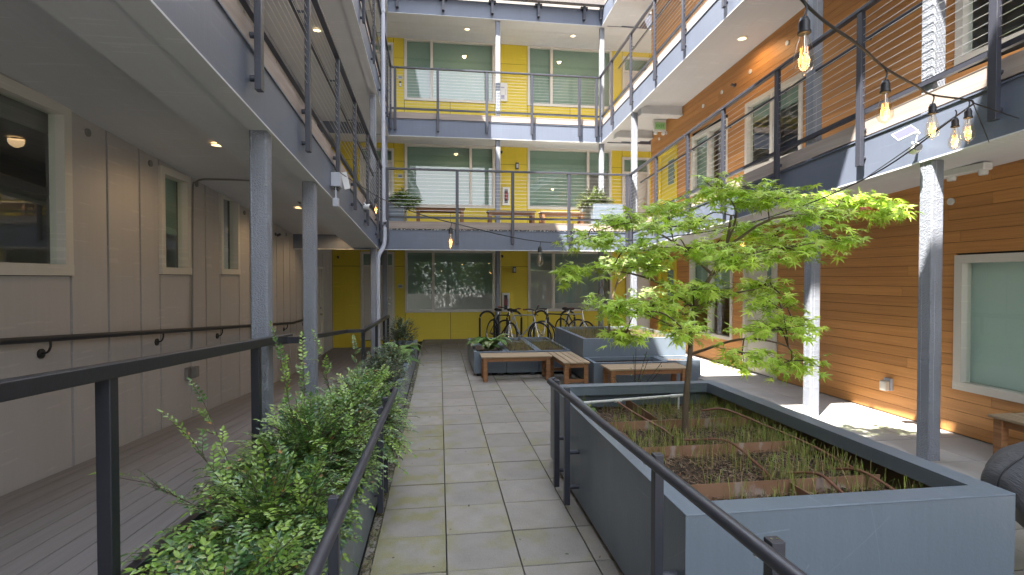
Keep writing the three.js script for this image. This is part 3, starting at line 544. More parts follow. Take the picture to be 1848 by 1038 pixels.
// long low planter between the ramp and the paving
{
  const t = thing('steel_planter', 'long low blue grey planter full of evergreen shrubs beside the ramp', 'planter');
  const ds = [0.9, 2.96, 5.35, 7.35, 9.3, 11.5];
  for (let i = 0; i < 5; i++) { const m = obj('side_panel', wb(-0.482, -0.47, 0.02, 0.39, ds[i] + 0.002, ds[i + 1] - 0.002), M.planter, t); obj('rim', wb(-0.55, -0.468, 0.39, 0.402, ds[i] + 0.002, ds[i + 1] - 0.002, 0.004), M.planter, m); }
  obj('back_panel', wb(-1.0, -0.988, -0.1, 0.39, 0.9, 11.5), M.planter, t); obj('end_panel', wb(-0.988, -0.482, 0, 0.39, 11.488, 11.5), M.planter, t);
  for (const d of [2.96, 5.35, 7.35, 9.3]) obj('cross_panel', wb(-0.988, -0.482, 0.05, 0.38, d - 0.02, d + 0.02), M.planter, t);
  obj('soil', soilGeo(-0.988, -0.482, 0.9, 11.48, 0.3, 0.015, 20), M.soil, t);
  const c = obj('mulch', chips(2500, -0.97, -0.5, 1.4, 8, () => 0.31, brown, 0.003, 0.012), M.chip, t); c.userData.kind = 'stuff';
}
// ---------------------------------------------------------------- handrails of round pipe on posts beside the planters
function pipeRail(label, X, px, posts, y, dEnd, side) {
  const t = thing('pipe_handrail', label, 'handrail');
  obj('pipe', tube([V(px, y(0.2), 0.2), V(px, y(1.5), 1.5), V(px, y(dEnd - 0.12), dEnd - 0.12), V(px, y(dEnd - 0.04), dEnd - 0.04), V(px + side * 0.03, y(dEnd), dEnd), V(X, y(dEnd), dEnd)], 0.0225, 80, 14, 0.1), M.rail, t);
  posts.forEach(d => {
    const p = obj('post', wb(X - 0.021, X + 0.021, 0.03, y(d) + 0.012, d - 0.021, d + 0.021, 0.003), M.rail, t);
    for (const h of [0.16, 0.42]) obj('standoff', rod(V(X, h, d), V(X + side * (side > 0 ? 0.095 : 0.05), h, d), 0.016, 12), M.rail, p);
    obj('bracket', [bar(V(X, y(d) - 0.03, d), V(px, y(d) - 0.03, d), 0.012, 0.006), rod(V(px, y(d) - 0.03, d), V(px, y(d), d), 0.006, 8)], M.chrome, p);
    obj('screws', [-0.009, 0.009].map(q => new THREE.CylinderGeometry(0.004, 0.004, 0.003, 8).translate(X + q, y(d) + 0.0125, -d)), M.chrome, p);
  });
}
pipeRail('charcoal pipe handrail in front of the shrub planter', -0.425, -0.375, [1.0, 2.2, 3.885, 4.246], d => 0.885 - 0.027 * d, 4.65, -1);
pipeRail('charcoal pipe handrail along the maple planter', 0.938, 0.88, [1.37, 2.18, 3.83, 4.18], d => 1.01 - 0.03 * d, 4.25, 1);

// ---------------------------------------------------------------- benches
function bench(label, x, d, L, W, turn, y0 = 0, h = 0.42, n = 4) {
  const t = thing('wooden_bench', label, 'bench', [x, y0, d], turn, null);
  const w = (W - (n - 1) * 0.012) / n;
  for (let i = 0; i < n; i++) obj('slat', bx(-L / 2, L / 2, h - 0.025, h, -W / 2 + i * (w + 0.012), -W / 2 + i * (w + 0.012) + w, 0.004), M.benchTop[i % 2], t);
  for (const sx of [-1, 1]) {
    for (const sz of [-1, 1]) obj('leg', bx(sx * (L / 2 - 0.065) - 0.035, sx * (L / 2 - 0.065) + 0.035, 0, h - 0.025, sz * (W / 2 - 0.055) - 0.035, sz * (W / 2 - 0.055) + 0.035, 0.004), M.benchLeg, t);
    obj('stretcher', bx(sx * (L / 2 - 0.065) - 0.015, sx * (L / 2 - 0.065) + 0.015, 0.1, 0.15, -W / 2 + 0.09, W / 2 - 0.09), M.benchLeg, t);
    obj('end_rail', bx(sx * (L / 2 - 0.065) - 0.016, sx * (L / 2 - 0.065) + 0.016, h - 0.09, h - 0.026, -W / 2 + 0.09, W / 2 - 0.09), M.benchLeg, t);
  }
  for (const sz of [-1, 1]) obj('apron', bx(-L / 2 + 0.1, L / 2 - 0.1, h - 0.09, h - 0.026, sz * (W / 2 - 0.05) - 0.014, sz * (W / 2 - 0.05) + 0.014), M.benchLeg, t);
  return t;
}
bench('wooden bench lined up before the row of low planter boxes', 1.28, 8.9, 1.19, 0.45, 0);
bench('wooden bench standing end on beside the tall planter', 2.1, 8.52, 1.2, 0.42, Math.PI / 2);
bench('wooden bench between the maple planter and the low empty box', 3.0, 7.47, 1.2, 0.44, 0);
bench('weathered wooden bench against the cedar wall under the big window', 4.88, 3.2, 1.4, 0.5, Math.PI / 2, FLR);
bench('wooden bench on the terrace beside the leafy planter', 0.02, 12.0, 1.1, 0.42, 0, 2.86, 0.43);
bench('wooden bench in the middle of the terrace', 1.62, 12.0, 1.1, 0.42, 0, 2.86, 0.38);
bench('wooden bench on the terrace beside the sunlit planter', 2.8, 12.0, 1.05, 0.42, 0, 2.86, 0.38);
boxPlanter('leafy grey planter on the terrace near the downpipe', -1.12, -0.75, 11.6, 12.6, 0.5, 0.42, { y0: 2.86 });
boxPlanter('sunlit pale planter on the terrace corner', 3.42, 4.1, 11.5, 12.6, 0.52, 0.45, { y0: 2.86 });

// ---------------------------------------------------------------- foliage
class Leaves {
  constructor() { this.p = []; this.c = []; }
  add(tri, m, col) { const v = new THREE.Vector3(); for (const q of tri) { v.set(q[0], q[1], q[2]).applyMatrix4(m); this.p.push(v.x, v.y, v.z); this.c.push(col[0], col[1], col[2]); } }
  geo() { const g = new THREE.BufferGeometry(); g.setAttribute('position', new THREE.Float32BufferAttribute(this.p, 3)); g.setAttribute('color', new THREE.Float32BufferAttribute(this.c, 3)); g.computeVertexNormals(); return g; }
}
// a small folded oval leaf along +z, length 1
const oval = (() => { const w = 0.24, L = [[0, 0, 0], [-w, 0.07, 0.3], [-w * 0.9, 0.07, 0.62], [0, -0.03, 1], [w * 0.9, 0.07, 0.62], [w, 0.07, 0.3]], m = [0, 0, 0.5]; const t = []; for (let i = 0; i < 6; i++) t.push(m, L[i], L[(i + 1) % 6]); return t; })();
// palmate maple leaf, stalk at the origin
const maple = (() => {
  const A = [-128, -84, -42, 0, 42, 84, 128].map(a => a * Math.PI / 180), R = [0.42, 0.74, 0.93, 1, 0.93, 0.74, 0.42], pts = [[0, 0, -0.05]];
  for (let i = 0; i < 7; i++) { const s = (a, r) => [Math.sin(a) * r, -0.22 * r * r + 0.03 * Math.cos(a * 7), Math.cos(a) * r];
    if (i) { const b = (A[i - 1] + A[i]) / 2; pts.push(s(b, 0.27)); }
    pts.push(s(A[i] - 0.12, R[i] * 0.58)); pts.push(s(A[i], R[i])); pts.push(s(A[i] + 0.12, R[i] * 0.58)); }
  const t = []; for (let i = 1; i < pts.length; i++) t.push([0, 0.02, 0.1], pts[i], pts[(i + 1) % pts.length]); return t;
})();
const up = new THREE.Vector3(0, 1, 0);
function leafMatrix(p, dir, nrm, s) {
  const z = dir.clone().normalize(), x = new THREE.Vector3().crossVectors(nrm, z).normalize(), y = new THREE.Vector3().crossVectors(z, x);
  return new THREE.Matrix4().makeBasis(x.multiplyScalar(s), y.multiplyScalar(s), z.multiplyScalar(s)).setPosition(p);
}
const rv = s => new THREE.Vector3(rr(-s, s), rr(-s, s), rr(-s, s));
function spray(L, tw, p, dir, len, n, size, cols, droop = 0.25) {        // twig with two rows of leaves
  const d = dir.clone().normalize(), q = p.clone(), pts = [p.clone()], c = pick(cols);
  for (let i = 0; i < n; i++) {
    const k = (i + 1) / n; d.y -= droop / n; d.normalize(); q.addScaledVector(d, len / n);
    const side = new THREE.Vector3().crossVectors(d, up).normalize(), sg = i % 2 ? 1 : -1, nn = new THREE.Vector3().crossVectors(side, d).add(rv(0.35));
    const dir2 = d.clone().multiplyScalar(0.55).addScaledVector(side, sg).add(rv(0.25)), s = size * rr(0.75, 1.15) * (1 - 0.35 * k * k);
    L.add(oval, leafMatrix(q, dir2, nn, s), rnd() < 0.015 ? [0.35, 0.2, 0.06] : mul(mix(c, [0.3, 0.42, 0.08], k > 0.7 ? 0.35 : 0), rr(0.7, 1.3)));
  }
  L.add(oval, leafMatrix(q, d, new THREE.Vector3().crossVectors(new THREE.Vector3().crossVectors(d, up), d), size), c);
  tw.push(rod(p, q, 0.0025, 4, 0.001));
}
function shrub(name, label, group, x, d, y, rx, rd, h, n, size, cols, o = {}) {
  const t = thing(name, label, 'shrub', [x, y, d], 0, group), L = new Leaves(), tw = [], c0 = new THREE.Vector3(0, h * 0.35, 0);
  for (let i = 0; i < 7; i++) { const a = i * 0.9 + rr(0, 0.5), e = new THREE.Vector3(Math.cos(a) * rx * 0.6, h * rr(0.55, 0.9), Math.sin(a) * rd * 0.6); tw.push(rod(new THREE.Vector3(Math.cos(a) * 0.03, -0.05, Math.sin(a) * 0.03), e, 0.007, 5, 0.003)); }
  for (let i = 0; i < n; i++) {
    const a = rr(0, 6.283), el = Math.asin(rr(-0.25, 1)), k = Math.pow(rnd(), 0.45);
    const lump = 0.85 + 0.3 * Math.sin(a * 3 + el * 4 + x * 9);
    const p = new THREE.Vector3(Math.cos(a) * Math.cos(el) * rx * k * lump, Math.max(0.03, h * 0.4 + Math.sin(el) * h * 0.6 * k * lump), Math.sin(a) * Math.cos(el) * rd * k * lump);
    const dir = p.clone().sub(c0).normalize(); if (o.keep && p.x > o.keep) { p.x = o.keep - (p.x - o.keep) * 0.5; if (dir.x > 0) dir.x *= 0.35; }
    dir.y = dir.y * 0.45 + (o.rise ?? 0.08); dir.add(rv(0.4));
    spray(L, tw, p, dir, rr(0.6, 1.1) * (o.len ?? 0.16), o.ln ?? 10, size, cols, o.droop ?? 0.75);
  }
  for (const [dx, dy, dd, len] of o.sprigs ?? []) { const p = new THREE.Vector3(dx * 0.3, h * 0.6, -dd * 0.3), e = new THREE.Vector3(dx, dy, -dd), v = e.clone().sub(p); tw.push(rod(p, e, 0.003, 5, 0.0015)); for (let i = 0; i < 7; i++) spray(L, tw, p.clone().lerp(e, 0.3 + i * 0.1), v.clone().normalize().add(rv(0.5)), len * 0.5, 9, size * 0.8, cols, 0.5); spray(L, tw, e, v, len, 14, size * 0.85, cols, 0.6); }
  obj('foliage', L.geo(), M.shrub, t); obj('stems', tw, M.twig, t);
  return t;
}
const gBright = [[0.12, 0.24, 0.045], [0.2, 0.34, 0.055], [0.08, 0.17, 0.04], [0.25, 0.38, 0.065], [0.05, 0.12, 0.04]], gDark = [[0.055, 0.095, 0.05], [0.07, 0.115, 0.065], [0.04, 0.075, 0.045], [0.09, 0.13, 0.07]];
shrub('evergreen_shrub', 'bright green arching shrub at the near end of the long planter', null, -0.82, 2.05, 0.3, 0.34, 0.42, 0.3, 760, 0.042, gBright, { keep: 0.2, ln: 16, len: 0.25 });
shrub('evergreen_shrub', 'bright green arching shrub reaching through the ramp guard rail', null, -0.84, 2.75, 0.3, 0.36, 0.45, 0.38, 760, 0.042, gBright, { keep: 0.2, ln: 16, len: 0.26, sprigs: [[-0.42, 0.52, -0.25, 0.2], [-0.4, 0.75, 0.25, 0.16], [-0.38, 0.62, 0.05, 0.2]] });
shrub('evergreen_shrub', 'tall bright green shrub with upright shoots before the first column', null, -0.82, 3.45, 0.3, 0.36, 0.45, 0.5, 760, 0.042, gBright, { keep: 0.24, ln: 16, len: 0.26, rise: 0.2, sprigs: [[-0.2, 0.95, 0.1, 0.18], [-0.1, 0.85, 0.3, 0.2], [0.25, 0.5, 0.2, 0.2]] });
shrub('evergreen_shrub', 'bright green shrub hanging over the end of the pipe handrail', null, -0.74, 4.3, 0.3, 0.34, 0.5, 0.44, 760, 0.042, gBright, { ln: 16, len: 0.26, sprigs: [[-0.2, 0.8, 0.1, 0.2], [0.25, 0.45, 0.1, 0.18]] });
shrub('evergreen_shrub', 'yellow tipped green shrub before the streaked column', null, -0.76, 5.3, 0.3, 0.32, 0.55, 0.42, 640, 0.041, gBright, { ln: 16, len: 0.25, sprigs: [[-0.1, 0.68, 0.3, 0.16]] });
shrub('evergreen_shrub', 'dark blue green dense shrub in the middle of the long planter', null, -0.74, 6.5, 0.3, 0.26, 0.6, 0.42, 620, 0.032, gDark, { len: 0.12, ln: 8, rise: 0.6 });
shrub('evergreen_shrub', 'dark blue green dense shrub further along the long planter', null, -0.74, 7.6, 0.3, 0.26, 0.6, 0.42, 620, 0.032, gDark, { len: 0.12, ln: 8, rise: 0.6 });
shrub('evergreen_shrub', 'rounded glossy shrub at the end of the long planter', null, -0.74, 10.4, 0.3, 0.27, 0.5, 0.62, 380, 0.035, gDark, { len: 0.14, ln: 8, rise: 0.6 });
shrub('evergreen_shrub', 'leafy shrub spilling from the terrace planter near the downpipe', null, -0.8, 11.85, 3.16, 0.38, 0.4, 0.4, 620, 0.045, [[0.16, 0.27, 0.05], [0.2, 0.32, 0.06], [0.1, 0.2, 0.04]], { len: 0.13, rise: 0.3 });
shrub('evergreen_shrub', 'sunlit yellow green shrub in the pale terrace planter', null, 3.55, 11.9, 3.2, 0.4, 0.35, 0.5, 620, 0.045, [[0.12, 0.17, 0.04], [0.16, 0.2, 0.05], [0.08, 0.12, 0.03]], { len: 0.13, rise: 0.3 });
function fern(label, x, d, y, n, len, cols) {
  const t = thing('fern', label, 'fern', [x, y, d]), L = new Leaves(), tw = [];
  for (let i = 0; i < n; i++) {
    const a = i / n * 6.283 + rr(-0.2, 0.2), l = len * rr(0.7, 1.1), pts = []; const h = rr(0.6, 1.1);
    for (let s = 0; s <= 10; s++) { const k = s / 10; pts.push(new THREE.Vector3(Math.cos(a) * l * k, l * h * (1.9 * k - 1.75 * k * k), Math.sin(a) * l * k)); }
    tw.push(new THREE.TubeGeometry(new THREE.CatmullRomCurve3(pts), 8, 0.0025, 4));
    const c = pick(cols);
    for (let s = 1; s <= 30; s++) { const k = s / 31, i0 = Math.min(9, Math.floor(k * 10)), p = pts[i0].clone().lerp(pts[i0 + 1], k * 10 - i0), dir = pts[i0 + 1].clone().sub(pts[i0]).normalize(), sd = new THREE.Vector3().crossVectors(dir, up).normalize();
      for (const sg of [-1, 1]) L.add(oval, leafMatrix(p, sd.clone().multiplyScalar(sg).addScaledVector(dir, 0.3).add(rv(0.08)), new THREE.Vector3().crossVectors(sd, dir).add(rv(0.1)), l * 0.24 * Math.sin(Math.PI * Math.min(1, 0.25 + k * 0.78))), mul(c, rr(0.85, 1.15))); }
  }
  obj('fronds', L.geo(), M.shrub, t); obj('stalks', tw, M.twig, t);
}
const gFern = [[0.2, 0.34, 0.1], [0.24, 0.37, 0.12], [0.15, 0.28, 0.08], [0.28, 0.34, 0.12]];
fern('pale green fern filling the first low planter box', 0.92, 9.75, 0.38, 20, 0.5, gFern);
fern('light green fern at the middle of the long planter', -0.66, 8.55, 0.3, 15, 0.45, gFern);
fern('light green fern hanging over the long planter rim', -0.66, 9.35, 0.34, 15, 0.45, gFern);
fern('small fern in the corner of the maple planter', 1.27, 4.55, 0.5, 9, 0.16, gFern);
fern('small fern growing beside the bench at the low empty box', 2.38, 7.1, 0, 8, 0.3, gFern);
{ // wiry weed at the back of the maple planter
  const t = thing('wiry_plant', 'wiry weed with tiny leaves rising before the far bench', 'plant', [2.0, 0, 5.2]), L = new Leaves(), tw = [];
  for (let i = 0; i < 9; i++) { const e = new THREE.Vector3(rr(-0.3, 0.3), rr(0.6, 1.15), rr(-0.1, 0.1)); tw.push(tube([new THREE.Vector3(0, 0, 0), new THREE.Vector3(e.x * 0.2, e.y * 0.6, 0), e], 0.003, 10, 4)); for (let k = 0; k < 16; k++) L.add(oval, leafMatrix(new THREE.Vector3(0, 0, 0).lerp(e, rr(0.45, 1)).add(rv(0.03)), rv(1), rv(1), 0.022), mul(pick(gFern), rr(0.6, 1))); }
  obj('stems', tw, M.twig, t); obj('leaves', L.geo(), M.shrub, t);
}
// ---------------------------------------------------------------- the maple
function mapleTree(label, trunk, limbs, clusters, size, cols, maxParts, r0, dense, red) {
  const t = thing('maple_tree', label, 'tree', [trunk[0][0], trunk[0][1], trunk[0][2]]), O = V(...trunk[0]), T = trunk.map(p => V(...p).sub(O));
  const tap = (pts, a, b, n = 24) => { const c = new THREE.CatmullRomCurve3(pts), g = new THREE.TubeGeometry(c, n, 1, 9), P = g.attributes.position, N = g.attributes.normal; for (let i = 0; i < P.count; i++) { const k = Math.floor(i / 10) / n, q = c.getPointAt(k), r = (a + (b - a) * k) * (1 + 0.12 * Math.sin(k * 60 + i)); P.setXYZ(i, q.x + N.getX(i) * r, q.y + N.getY(i) * r, q.z + N.getZ(i) * r); } return g; };
  obj('trunk', tap(T, r0, r0 * 0.4), M.bark, t);
  const curve = new THREE.CatmullRomCurve3(T), small = [], leaves = [];
  limbs.forEach(pts => obj('branch', tap(pts.map(p => V(...p).sub(O)), r0 * 0.42, r0 * 0.12, 14), M.bark, t));
  const ends = limbs.flatMap(l => l.slice(1).map(p => V(...p).sub(O))).concat(T.slice(2));
  for (const [x, y, d, rx, ry, rd, n0] of clusters) {
    const n = Math.round(n0 * dense);
    const c = V(x, y, d).sub(O); let best = ends[0]; for (const e of ends) if (e.distanceTo(c) < best.distanceTo(c)) best = e;
    if (best.distanceTo(c) > 0.05) small.push(tube([best, best.clone().lerp(c, 0.5).add(new THREE.Vector3(0, 0.05, 0)), c], 0.005, 8, 5));
    const tw = []; for (let i = 0; i < Math.ceil(n / 8); i++) { const a = rr(0, 6.283), k = Math.sqrt(rnd()); tw.push(c.clone().add(new THREE.Vector3(Math.cos(a) * rx * k, rr(-ry, ry), Math.sin(a) * rd * k))); }
    tw.forEach(e => small.push(rod(c.clone().lerp(best, 0.15), e, 0.0028, 4, 0.0012)));
    for (let i = 0; i < n; i++) {
      const e = tw[i % tw.length], k = rr(0.35, 1.05), p = c.clone().lerp(e, k).add(rv(0.05)).add(new THREE.Vector3(0, -0.01, 0)), out = e.clone().sub(c).normalize();
      const a = rr(0, 6.283), dir = out.multiplyScalar(0.9).add(new THREE.Vector3(Math.cos(a), rr(-0.7, 0.05), Math.sin(a)));
      leaves.push([leafMatrix(p, dir, new THREE.Vector3(rr(-0.7, 0.7), 1, rr(-0.4, 0.9)), size * rr(0.55, 1.2)), mul(pick(cols), rr(0.75, 1.2)), p]);
    }
  }
  if (red) for (let i = 0; i < 9; i++) leaves.push([leafMatrix(V(3.42 + rr(-0.09, 0.09), 2.27 + rr(-0.03, 0.03), 3.85 + rr(-0.06, 0.06)).sub(O), new THREE.Vector3(rr(-1, 1), -0.3, rr(-1, 1)), new THREE.Vector3(rr(-0.4, 0.4), 1, 0.5), 0.06), [0.5, 0.07, 0.04], V(3.42, 2.27, 3.85).sub(O)]);
  obj('twigs', small, M.twig, t);
  leaves.sort((a, b) => a[2].clone().add(O).distanceTo(camera.position) - b[2].clone().add(O).distanceTo(camera.position));
  leaves.forEach((l, i) => { if (i < maxParts) { const g = new Leaves(); g.add(maple, l[0], l[1]); obj('leaf', g.geo(), M.leaf, t); } });
  const L = new Leaves(); leaves.slice(maxParts).forEach(l => L.add(maple, l[0], l[1]));
  const f = obj('foliage', L.geo(), M.leaf, t); f.userData.kind = 'stuff';
  return t;
}
const gM = [[0.48, 0.68, 0.05], [0.54, 0.74, 0.07], [0.42, 0.62, 0.045], [0.58, 0.74, 0.09], [0.46, 0.56, 0.06]];
mapleTree('young bright green maple growing in the big steel planter', [[1.83, 0.48, 3.75], [1.825, 0.75, 3.74], [1.85, 1.15, 3.72], [1.87, 1.5, 3.7], [2.02, 1.75, 3.72], [2.15, 1.95, 3.76], [2.22, 2.2, 3.8]],
  [[[1.87, 1.5, 3.7], [1.6, 1.7, 3.8], [1.3, 1.78, 3.9], [1.05, 1.8, 4.0]], [[2.02, 1.75, 3.72], [1.8, 2.0, 3.9], [1.5, 2.15, 4.0], [1.2, 2.08, 4.0]], [[2.15, 1.95, 3.76], [2.4, 2.15, 3.6], [2.8, 2.2, 3.65], [3.2, 2.3, 3.9], [3.75, 2.36, 4.05]], [[1.85, 1.2, 3.72], [1.65, 1.35, 3.4], [1.3, 1.5, 3.3]], [[1.87, 1.5, 3.7], [2.2, 1.6, 3.75], [2.6, 1.65, 3.85]], [[1.85, 1.15, 3.72], [2.1, 1.3, 3.4], [2.35, 1.25, 3.3], [2.45, 1.13, 3.4]], [[2.15, 1.95, 3.76], [2.2, 2.2, 3.7], [2.05, 2.35, 3.6]], [[2.02, 1.75, 3.72], [2.2, 1.9, 3.45], [2.5, 1.95, 3.5], [3.0, 2.0, 3.75]]],
  [[1.14, 2.03, 4.0, 0.3, 0.06, 0.25, 60], [1.03, 1.77, 4.0, 0.24, 0.07, 0.25, 50], [1.49, 2.2, 4.1, 0.32, 0.06, 0.3, 60], [1.77, 2.28, 4.0, 0.3, 0.05, 0.3, 60], [1.97, 2.36, 3.6, 0.34, 0.05, 0.3, 70], [2.3, 2.31, 3.5, 0.36, 0.06, 0.3, 75], [2.76, 2.18, 3.6, 0.34, 0.08, 0.3, 75], [3.4, 2.36, 4.0, 0.36, 0.06, 0.25, 80], [3.75, 2.33, 4.05, 0.26, 0.07, 0.2, 60], [3.55, 2.26, 3.95, 0.3, 0.05, 0.2, 36], [3.06, 2.03, 3.8, 0.28, 0.06, 0.25, 50], [2.47, 1.93, 3.5, 0.34, 0.06, 0.3, 65], [1.97, 1.88, 3.3, 0.34, 0.06, 0.25, 60], [1.76, 1.93, 3.6, 0.3, 0.06, 0.3, 50], [1.51, 1.83, 3.9, 0.32, 0.06, 0.3, 55], [1.09, 1.53, 3.3, 0.26, 0.06, 0.22, 50], [1.43, 1.54, 3.4, 0.26, 0.06, 0.25, 45], [1.95, 1.6, 3.8, 0.34, 0.06, 0.3, 50], [2.56, 1.66, 3.9, 0.34, 0.06, 0.3, 55], [2.25, 1.39, 3.3, 0.3, 0.05, 0.22, 45], [1.95, 1.22, 3.2, 0.24, 0.05, 0.2, 32], [2.43, 1.14, 3.4, 0.26, 0.05, 0.2, 42], [1.52, 1.39, 3.1, 0.2, 0.05, 0.2, 30], [1.2, 1.36, 3.3, 0.17, 0.04, 0.18, 24], [2.33, 2.1, 3.9, 0.34, 0.06, 0.3, 55], [3.12, 2.42, 4.2, 0.3, 0.05, 0.25, 40], [2.21, 2.21, 4.3, 0.34, 0.06, 0.3, 45], [1.75, 1.66, 3.5, 0.3, 0.06, 0.25, 36], [1.4, 1.95, 3.7, 0.3, 0.05, 0.25, 36], [2.15, 1.98, 3.9, 0.3, 0.06, 0.25, 36], [2.6, 2.03, 3.9, 0.3, 0.06, 0.25, 40], [1.7, 1.45, 3.6, 0.25, 0.05, 0.22, 26], [2.6, 1.4, 3.6, 0.25, 0.05, 0.22, 34], [2.35, 1.55, 3.4, 0.28, 0.05, 0.22, 34], [1.6, 2.1, 3.6, 0.3, 0.05, 0.25, 36]],
  0.072, gM, 300, 0.026, 2.5, true);
mapleTree('small sunlit maple standing in the tall planter', [[3.15, 0.58, 9.6], [3.18, 1.1, 9.6], [3.3, 1.6, 9.6], [3.45, 2.0, 9.6]], [[[3.18, 1.1, 9.6], [3.0, 1.6, 9.5], [2.9, 1.95, 9.5]], [[3.3, 1.6, 9.6], [3.7, 1.9, 9.6], [4.0, 1.95, 9.6]], [[3.18, 1.1, 9.6], [3.5, 1.3, 9.6], [3.9, 1.4, 9.5]]],
  [[3.4, 2.05, 9.6, 0.5, 0.1, 0.4, 70], [3.9, 1.95, 9.6, 0.4, 0.1, 0.4, 70], [3.0, 1.9, 9.5, 0.3, 0.1, 0.3, 40], [3.8, 1.45, 9.5, 0.4, 0.12, 0.3, 60], [3.3, 1.2, 9.5, 0.35, 0.1, 0.3, 40], [2.9, 1.35, 9.5, 0.3, 0.1, 0.3, 36]], 0.075, [[0.3, 0.42, 0.1], [0.36, 0.42, 0.14], [0.24, 0.38, 0.07]], 0, 0.028, 2.2);
{
  const l = obj('leaf_litter', chips(260, -0.45, 4.0, 2.4, 12, () => 0.003, [[0.2, 0.13, 0.06], [0.12, 0.16, 0.05], [0.1, 0.07, 0.04]], 0.004, 0.014), M.chip); l.userData = { kind: 'stuff', label: 'scattered dry leaf crumbs on the pavers', category: 'litter' };
  const j = obj('joint_moss', chips(2600, -0.46, -0.41, 2.4, 11.4, () => -0.004, [[0.1, 0.12, 0.04], [0.07, 0.06, 0.04], [0.16, 0.13, 0.08]], 0.004, 0.014), M.chip); j.userData = { kind: 'stuff', label: 'moss and dirt in the gap along the long planter', category: 'moss' };
}
// drip hoses and white pipe in the planter
{
  tag(obj('water_pipe', [rod(V(1.16, 0.62, 4.5), V(2.3, 0.63, 4.66), 0.012, 10), rod(V(1.55, 0.62, 4.555), V(1.62, 0.62, 4.565), 0.017, 10), rod(V(2.12, 0.627, 4.633), V(2.18, 0.627, 4.641), 0.017, 10), rod(V(2.2, 0.5, 4.645), V(2.2, 0.625, 4.645), 0.01, 8)], M.white), 'white plastic water pipe across the back of the maple planter', 'pipe');
  const hz = [[['brown drip hose from the white pipe past the maple trunk', V(1.58, 0.61, 4.55), V(1.6, 0.6, 4.2), V(1.7, 0.56, 3.85), V(1.72, 0.555, 3.6), V(1.95, 0.6, 3.4), V(1.95, 0.57, 3.05), V(1.96, 0.53, 2.9)]], [['brown drip hose curving along the sunny side of the planter', V(2.2, 0.6, 4.2), V(2.32, 0.64, 4.05), V(2.45, 0.6, 3.7), V(2.5, 0.585, 3.3), V(2.52, 0.55, 2.9)]], [['brown drip hose at the pipe handrail side of the planter', V(1.2, 0.56, 3.95), V(1.32, 0.585, 3.7), V(1.3, 0.57, 3.3), V(1.33, 0.53, 3.1)]], [['short brown drip hose bent over the near divider', V(2.1, 0.53, 2.95), V(2.14, 0.6, 2.74), V(2.14, 0.58, 2.6), V(2.16, 0.51, 2.4)]], [['short brown drip hose beside the near rush clump', V(2.4, 0.54, 2.95), V(2.42, 0.6, 2.75), V(2.46, 0.56, 2.55), V(2.5, 0.51, 2.4)]]];
  for (const [[l, ...p]] of hz) tag(obj('drip_hose', tube(p, 0.0085, 50, 8), M.hose), l, 'hose');
}
// ---------------------------------------------------------------- lights
function ceilingLight(label, x, y, d, warm, cd, group, tilt = 0) {
  const t = thing('ceiling_light', label, 'light', [x, y, d], 0, group);
  obj('trim_ring', lathe([[0.062, -0.004], [0.085, -0.008], [0.09, 0], [0.062, 0.004]], 28), M.white, t);
  const e = std({ color: lin(0.8, 0.7, 0.5), emissive: new THREE.Color(1, warm ? 0.62 : 0.75, warm ? 0.28 : 0.42), emissiveIntensity: warm ? 0.75 : 0.5 });
  obj('lens', new THREE.CylinderGeometry(0.063, 0.063, 0.006, 28).translate(0, -0.002, 0), e, t);
  t.rotation.x = tilt;
  if (cd) { const l = new THREE.SpotLight(new THREE.Color(1, 0.68, 0.36), cd, 0, 1.5, 0.35); l.position.set(0, -0.02, 0); l.target.position.set(0, -1, 0); l.castShadow = true; l.shadow.radius = 3; t.add(l, l.target); }
}
ceilingLight('lit round ceiling light above the narrow ramp windows', -2.08, L2L(5.4) + 0.292, 5.4, true, 0.26, null, 0.069);
ceilingLight('lit round ceiling light behind the streaked column', -2.1, L2L(8.4) + 0.292, 8.4, true, 0.26, null, 0.069);
ceilingLight('lit round ceiling light near the yellow corner', -2.0, L2L(10.6) + 0.292, 10.6, true, 0.26, null, 0.069);
ceilingLight('lit round ceiling light under the third floor walkway by the cedar wall', 4.78, L3R(7.91) + 0.052, 7.91, false, 0.4, null, 0.05);
ceilingLight('lit round ceiling light before the left top floor window', 0.745, 8.332, 14.2, false, 0.3);
ceilingLight('lit round ceiling light before the right top floor window', 3.63, 8.332, 14.2, false, 0.3);
ceilingLight('round ceiling light reflected in the terrace window', 0.5, 5.442, 14.2, false, 0.2);
ceilingLight('lit ceiling light above the grey second floor walkway near the stair', -2.0, L3L(6.2) + 0.292, 6.2, false, 0.3, null, 0.08);
ceilingLight('lit ceiling light above the grey second floor walkway near the corner', -2.0, L3L(9.2) + 0.292, 9.2, false, 0.3, null, 0.08);
M.bulb = new THREE.MeshPhysicalMaterial({ color: lin(1, 0.93, 0.83), roughness: 0, transmission: 1, thickness: 0, ior: 1.5 });
M.filament = std({ color: lin(0.8, 0.4, 0.1), emissive: new THREE.Color(1, 0.56, 0.2), emissiveIntensity: 0.18 });
M.filamentOff = std({ color: lin(0.5, 0.4, 0.3), roughness: 0.5 });
